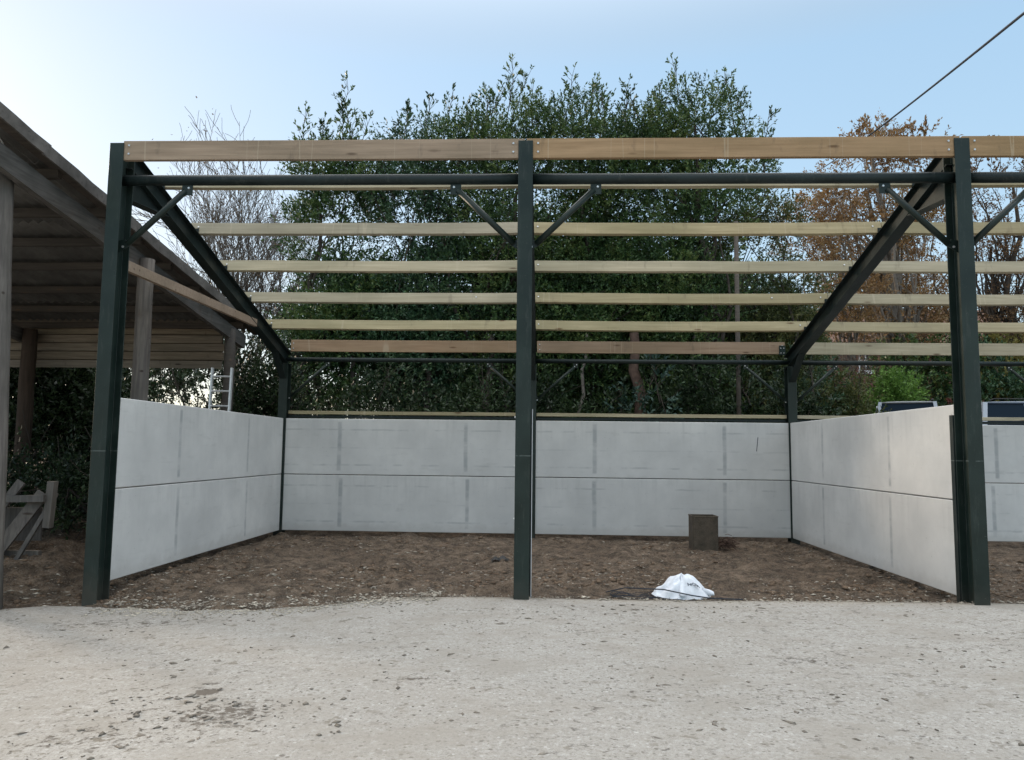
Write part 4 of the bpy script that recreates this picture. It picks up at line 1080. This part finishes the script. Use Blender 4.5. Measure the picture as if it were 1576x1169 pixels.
# ------------------------------------------------------------------ parked cars beyond the wall
def car(loc, rz, paint, label, length=4.4, width=1.78, height=1.75, boxy=False):
    x0, y0 = loc; z0 = float(earth_z(x0, y0)) - .02
    root = empty('parked_car', (0, 0, 0), label, 'car', 'cars parked beyond the right wall')
    w = width / 2; Lh = length / 2; H = height
    # side profile (x forward, z): lower body
    prof = [(-Lh, .35), (-Lh - .03, .75), (-Lh + .05, 1.02), (Lh - 1.15, 1.0), (Lh - .15, .86), (Lh, .62), (Lh - .05, .32)]
    mb = MB()
    secs = [(-w, .92), (-w + .06, 1.0), (w - .06, 1.0), (w, .92)]
    vs = []; fs = []; n = len(prof)
    for yy, k in secs:
        for px, pz in prof: vs.append((px * (.985 + .015 * (k == 1.0)), yy, .35 + (pz - .35) * k))
    for j in range(3):
        for i in range(n): fs.append((j * n + i, j * n + (i + 1) % n, (j + 1) * n + (i + 1) % n, (j + 1) * n + i))
    fs += [tuple(range(n)), tuple(reversed(range(3 * n, 4 * n)))]
    body = MB().add(vs, fs).build('body', paint, root, bevel=.03)
    # cabin: pillars and roof
    bx, fx = -Lh + .12, Lh - 1.25; rb, rf = -Lh + (.22 if boxy else .45), Lh - (1.75 if boxy else 2.05); wi = w - .05; wr = w - .17
    c = [(bx, -wi, 1.0), (fx, -wi, 1.0), (fx, wi, 1.0), (bx, wi, 1.0), (rb, -wr, H - .06), (rf, -wr, H - .06), (rf, wr, H - .06), (rb, wr, H - .06)]
    C_ = [Vector(p) for p in c]
    gl = MB().add([p * 1 for p in C_], [(0, 1, 5, 4), (1, 2, 6, 5), (2, 3, 7, 6), (3, 0, 4, 7)])
    g_o = gl.build('windows', M['glass'], root)
    for a_, b_ in ((0, 4), (1, 5), (2, 6), (3, 7)): MB().beam(C_[a_], C_[b_], .11, .09, (0, 1, 0)).build('pillar', M['car_white'], root)
    for s_ in (-1, 1):
        for t in (.36, .68):
            lo = C_[0].lerp(C_[1], t); up_ = C_[4].lerp(C_[5], t); lo.y = s_ * wi; up_.y = s_ * wr
            MB().beam(lo, up_, .07, .03, (0, 1, 0)).build('pillar', paint, root)
    rp = MB(); vs = []; fs = []
    for i in range(7):
        t = i / 6; xx = rb - .03 + (rf - rb + .06) * t
        for j in range(7):
            u = j / 6 * 2 - 1; vs.append((xx, u * (wr + .03), H - .05 + .055 * (1 - u ** 4) * (1 - (2 * t - 1) ** 4)))
    for i in range(6):
        for j in range(6): fs.append((i * 7 + j, i * 7 + j + 1, i * 7 + j + 8, i * 7 + j + 7))
    r_o = MB().add(vs, fs).build('roof', paint, root, smooth=True); so = r_o.modifiers.new('s', 'SOLIDIFY'); so.thickness = .05; so.offset = -1
    for s_ in (-1, 1):
        ch = MB(); ch.tube([(rb + .15, s_ * (wr - .02), H + .0), (rb + .25, s_ * (wr - .02), H + .04), (rf - .25, s_ * (wr - .02), H + .04), (rf - .15, s_ * (wr - .02), H)], .014, 6); ch.build('roof_rail', M['trim'], root)
        for wx in (-Lh + .8, Lh - .85):
            MB().tube([(wx, s_ * (w - .2), .32), (wx, s_ * (w + .005), .32)], .32, 20).build('wheel', M['black'], root, smooth=False)
            bpy.data.objects
        MB().box(-Lh - .04, -Lh + .03, s_ * (w - .08) - .07, s_ * (w - .08) + .07, .68, .95).build('tail_light', M['red_leaf'], root)
        MB().box(Lh - .16, Lh - .01, s_ * (w - .22) - .14, s_ * (w - .22) + .14, .62, .76).build('headlight', M['chrome'], root)
    for o in root.children:
        pass
    root.location = (x0, y0, z0); root.rotation_euler = (0, 0, rz)
    return root
car((11.15, 15.3), radians(68), M['car_grey'], 'dark car whose pale roof pillar shows over the right side wall', 4.4, 1.7, 1.84, True)
car((14.05, 12.9), radians(-4), M['car_blue'], 'dark blue estate car right of the right front post', 4.7, 1.85, 2.02, True)

# ------------------------------------------------------------------ grey pole and overhead cable
sp = MB().tube([(4.34, 8.0, .3), (4.34, 8.0, 6.6)], .05, 12).build('steel_pole', M['dark_wood'], None, smooth=True, origin=(4.34, 8.0, .3))
tag(sp, 'slim grey pole standing among the evergreens in the right bay', 'pole')
A = Vector((4.246, -2., 5.333)); B = Vector((11.6, 28, 14.4)); d = B - A; pts = []
for i in range(41):
    t = -.25 + 1.25 * i / 40; p = A + d * t; p.z -= .9 * (.25 - (t - .5) ** 2) * 1.2 if 0 < t < 1 else 0; pts.append(p)
tag(MB().tube(pts, .0125, 6).build('overhead_cable', M['cable'], None, smooth=True), 'dark overhead cable crossing the sky at the upper right', 'cable')

# ------------------------------------------------------------------ sky, sun, camera
w = bpy.data.worlds.new('World'); sc.world = w; w.use_nodes = True; nt = w.node_tree; nt.nodes.clear()
sky = nt.nodes.new('ShaderNodeTexSky'); sky.sky_type = 'NISHITA'; sky.sun_disc = False
SUN_EL, SUN_AZ = radians(13.0), radians(-56)
sky.sun_elevation = SUN_EL; sky.sun_rotation = SUN_AZ
sky.altitude = 100; sky.air_density = 1.0; sky.dust_density = .9; sky.ozone_density = 2.5
bg = nt.nodes.new('ShaderNodeBackground'); bg.inputs[1].default_value = .15
ow = nt.nodes.new('ShaderNodeOutputWorld'); gm = nt.nodes.new('ShaderNodeGamma'); gm.inputs[1].default_value = .26
nt.links.new(sky.outputs[0], gm.inputs[0]); hs_ = nt.nodes.new('ShaderNodeHueSaturation'); hs_.inputs['Saturation'].default_value = 2.0
nt.links.new(gm.outputs[0], hs_.inputs['Color']); # overcast-like distribution: the sky overhead is brighter than the band near the horizon
qq = N(nt); tcw = qq.n('TexCoord'); sep = qq.n('SeparateXYZ'); nt.links.new(tcw.outputs['Generated'], sep.inputs[0])
zen = qq.ramp(sep.outputs[2], [(.48, 0), (.85, 1)], 'EASE')
mulz = qq.math('ADD', 1.0, qq.math('MULTIPLY', zen, 3.2))
vm = qq.n('VectorMath', operation='SCALE'); bw = qq.n('RGBToBW'); nt.links.new(hs_.outputs[0], bw.inputs[0])
warm = qq.n('VectorMath', operation='SCALE'); warm.inputs[0].default_value = (1.06, .995, .91); nt.links.new(bw.outputs[0], warm.inputs['Scale'])
haze_c = qq.mix(qq.math('MULTIPLY', qq.ramp(sep.outputs[2], [(.46, 0), (.66, 1)]), .80), hs_.outputs[0], warm.outputs[0])
nt.links.new(haze_c, vm.inputs[0]); nt.links.new(mulz, vm.inputs['Scale'])
nt.links.new(vm.outputs[0], bg.inputs[0]); nt.links.new(bg.outputs[0], ow.inputs[0])
ld_ = bpy.data.lights.new('sun', 'SUN'); ld_.energy = .5; ld_.angle = radians(10); ld_.color = (1, .82, .62)
so_ = bpy.data.objects.new('sun', ld_); COL.objects.link(so_)
sd = Vector((sin(SUN_AZ) * cos(SUN_EL), cos(SUN_AZ) * cos(SUN_EL), sin(SUN_EL)))
so_.rotation_euler = sd.to_track_quat('Z', 'Y').to_euler(); so_.location = (0, 0, 30)

cam = bpy.data.cameras.new('camera'); co_ = bpy.data.objects.new('camera', cam); COL.objects.link(co_); sc.camera = co_
cam.sensor_fit = 'HORIZONTAL'; cam.sensor_width = 36; cam.lens = 36 * 1167.98 / 1576; cam.clip_end = 3000; cam.clip_start = .05
yaw, pitch, roll = .0423, .0927, .0114
cy, sy = cos(yaw), sin(yaw); r = Vector((cy, sy, 0)); fw = Vector((-sy, cy, 0)); up = Vector((0, 0, 1))
f2 = fw * cos(pitch) + up * sin(pitch); u2 = up * cos(pitch) - fw * sin(pitch)
r3 = r * cos(roll) + u2 * sin(roll); u3 = u2 * cos(roll) - r * sin(roll)
co_.matrix_world = Matrix(((r3.x, u3.x, -f2.x, .1963), (r3.y, u3.y, -f2.y, -8.3006), (r3.z, u3.z, -f2.z, 1.5857), (0, 0, 0, 1)))
sc.view_settings.view_transform = 'Standard'; sc.view_settings.look = 'None'; sc.view_settings.gamma = 1
sc.view_settings.exposure = 2.25
sc.cycles.max_bounces = 6; sc.cycles.transparent_max_bounces = 4
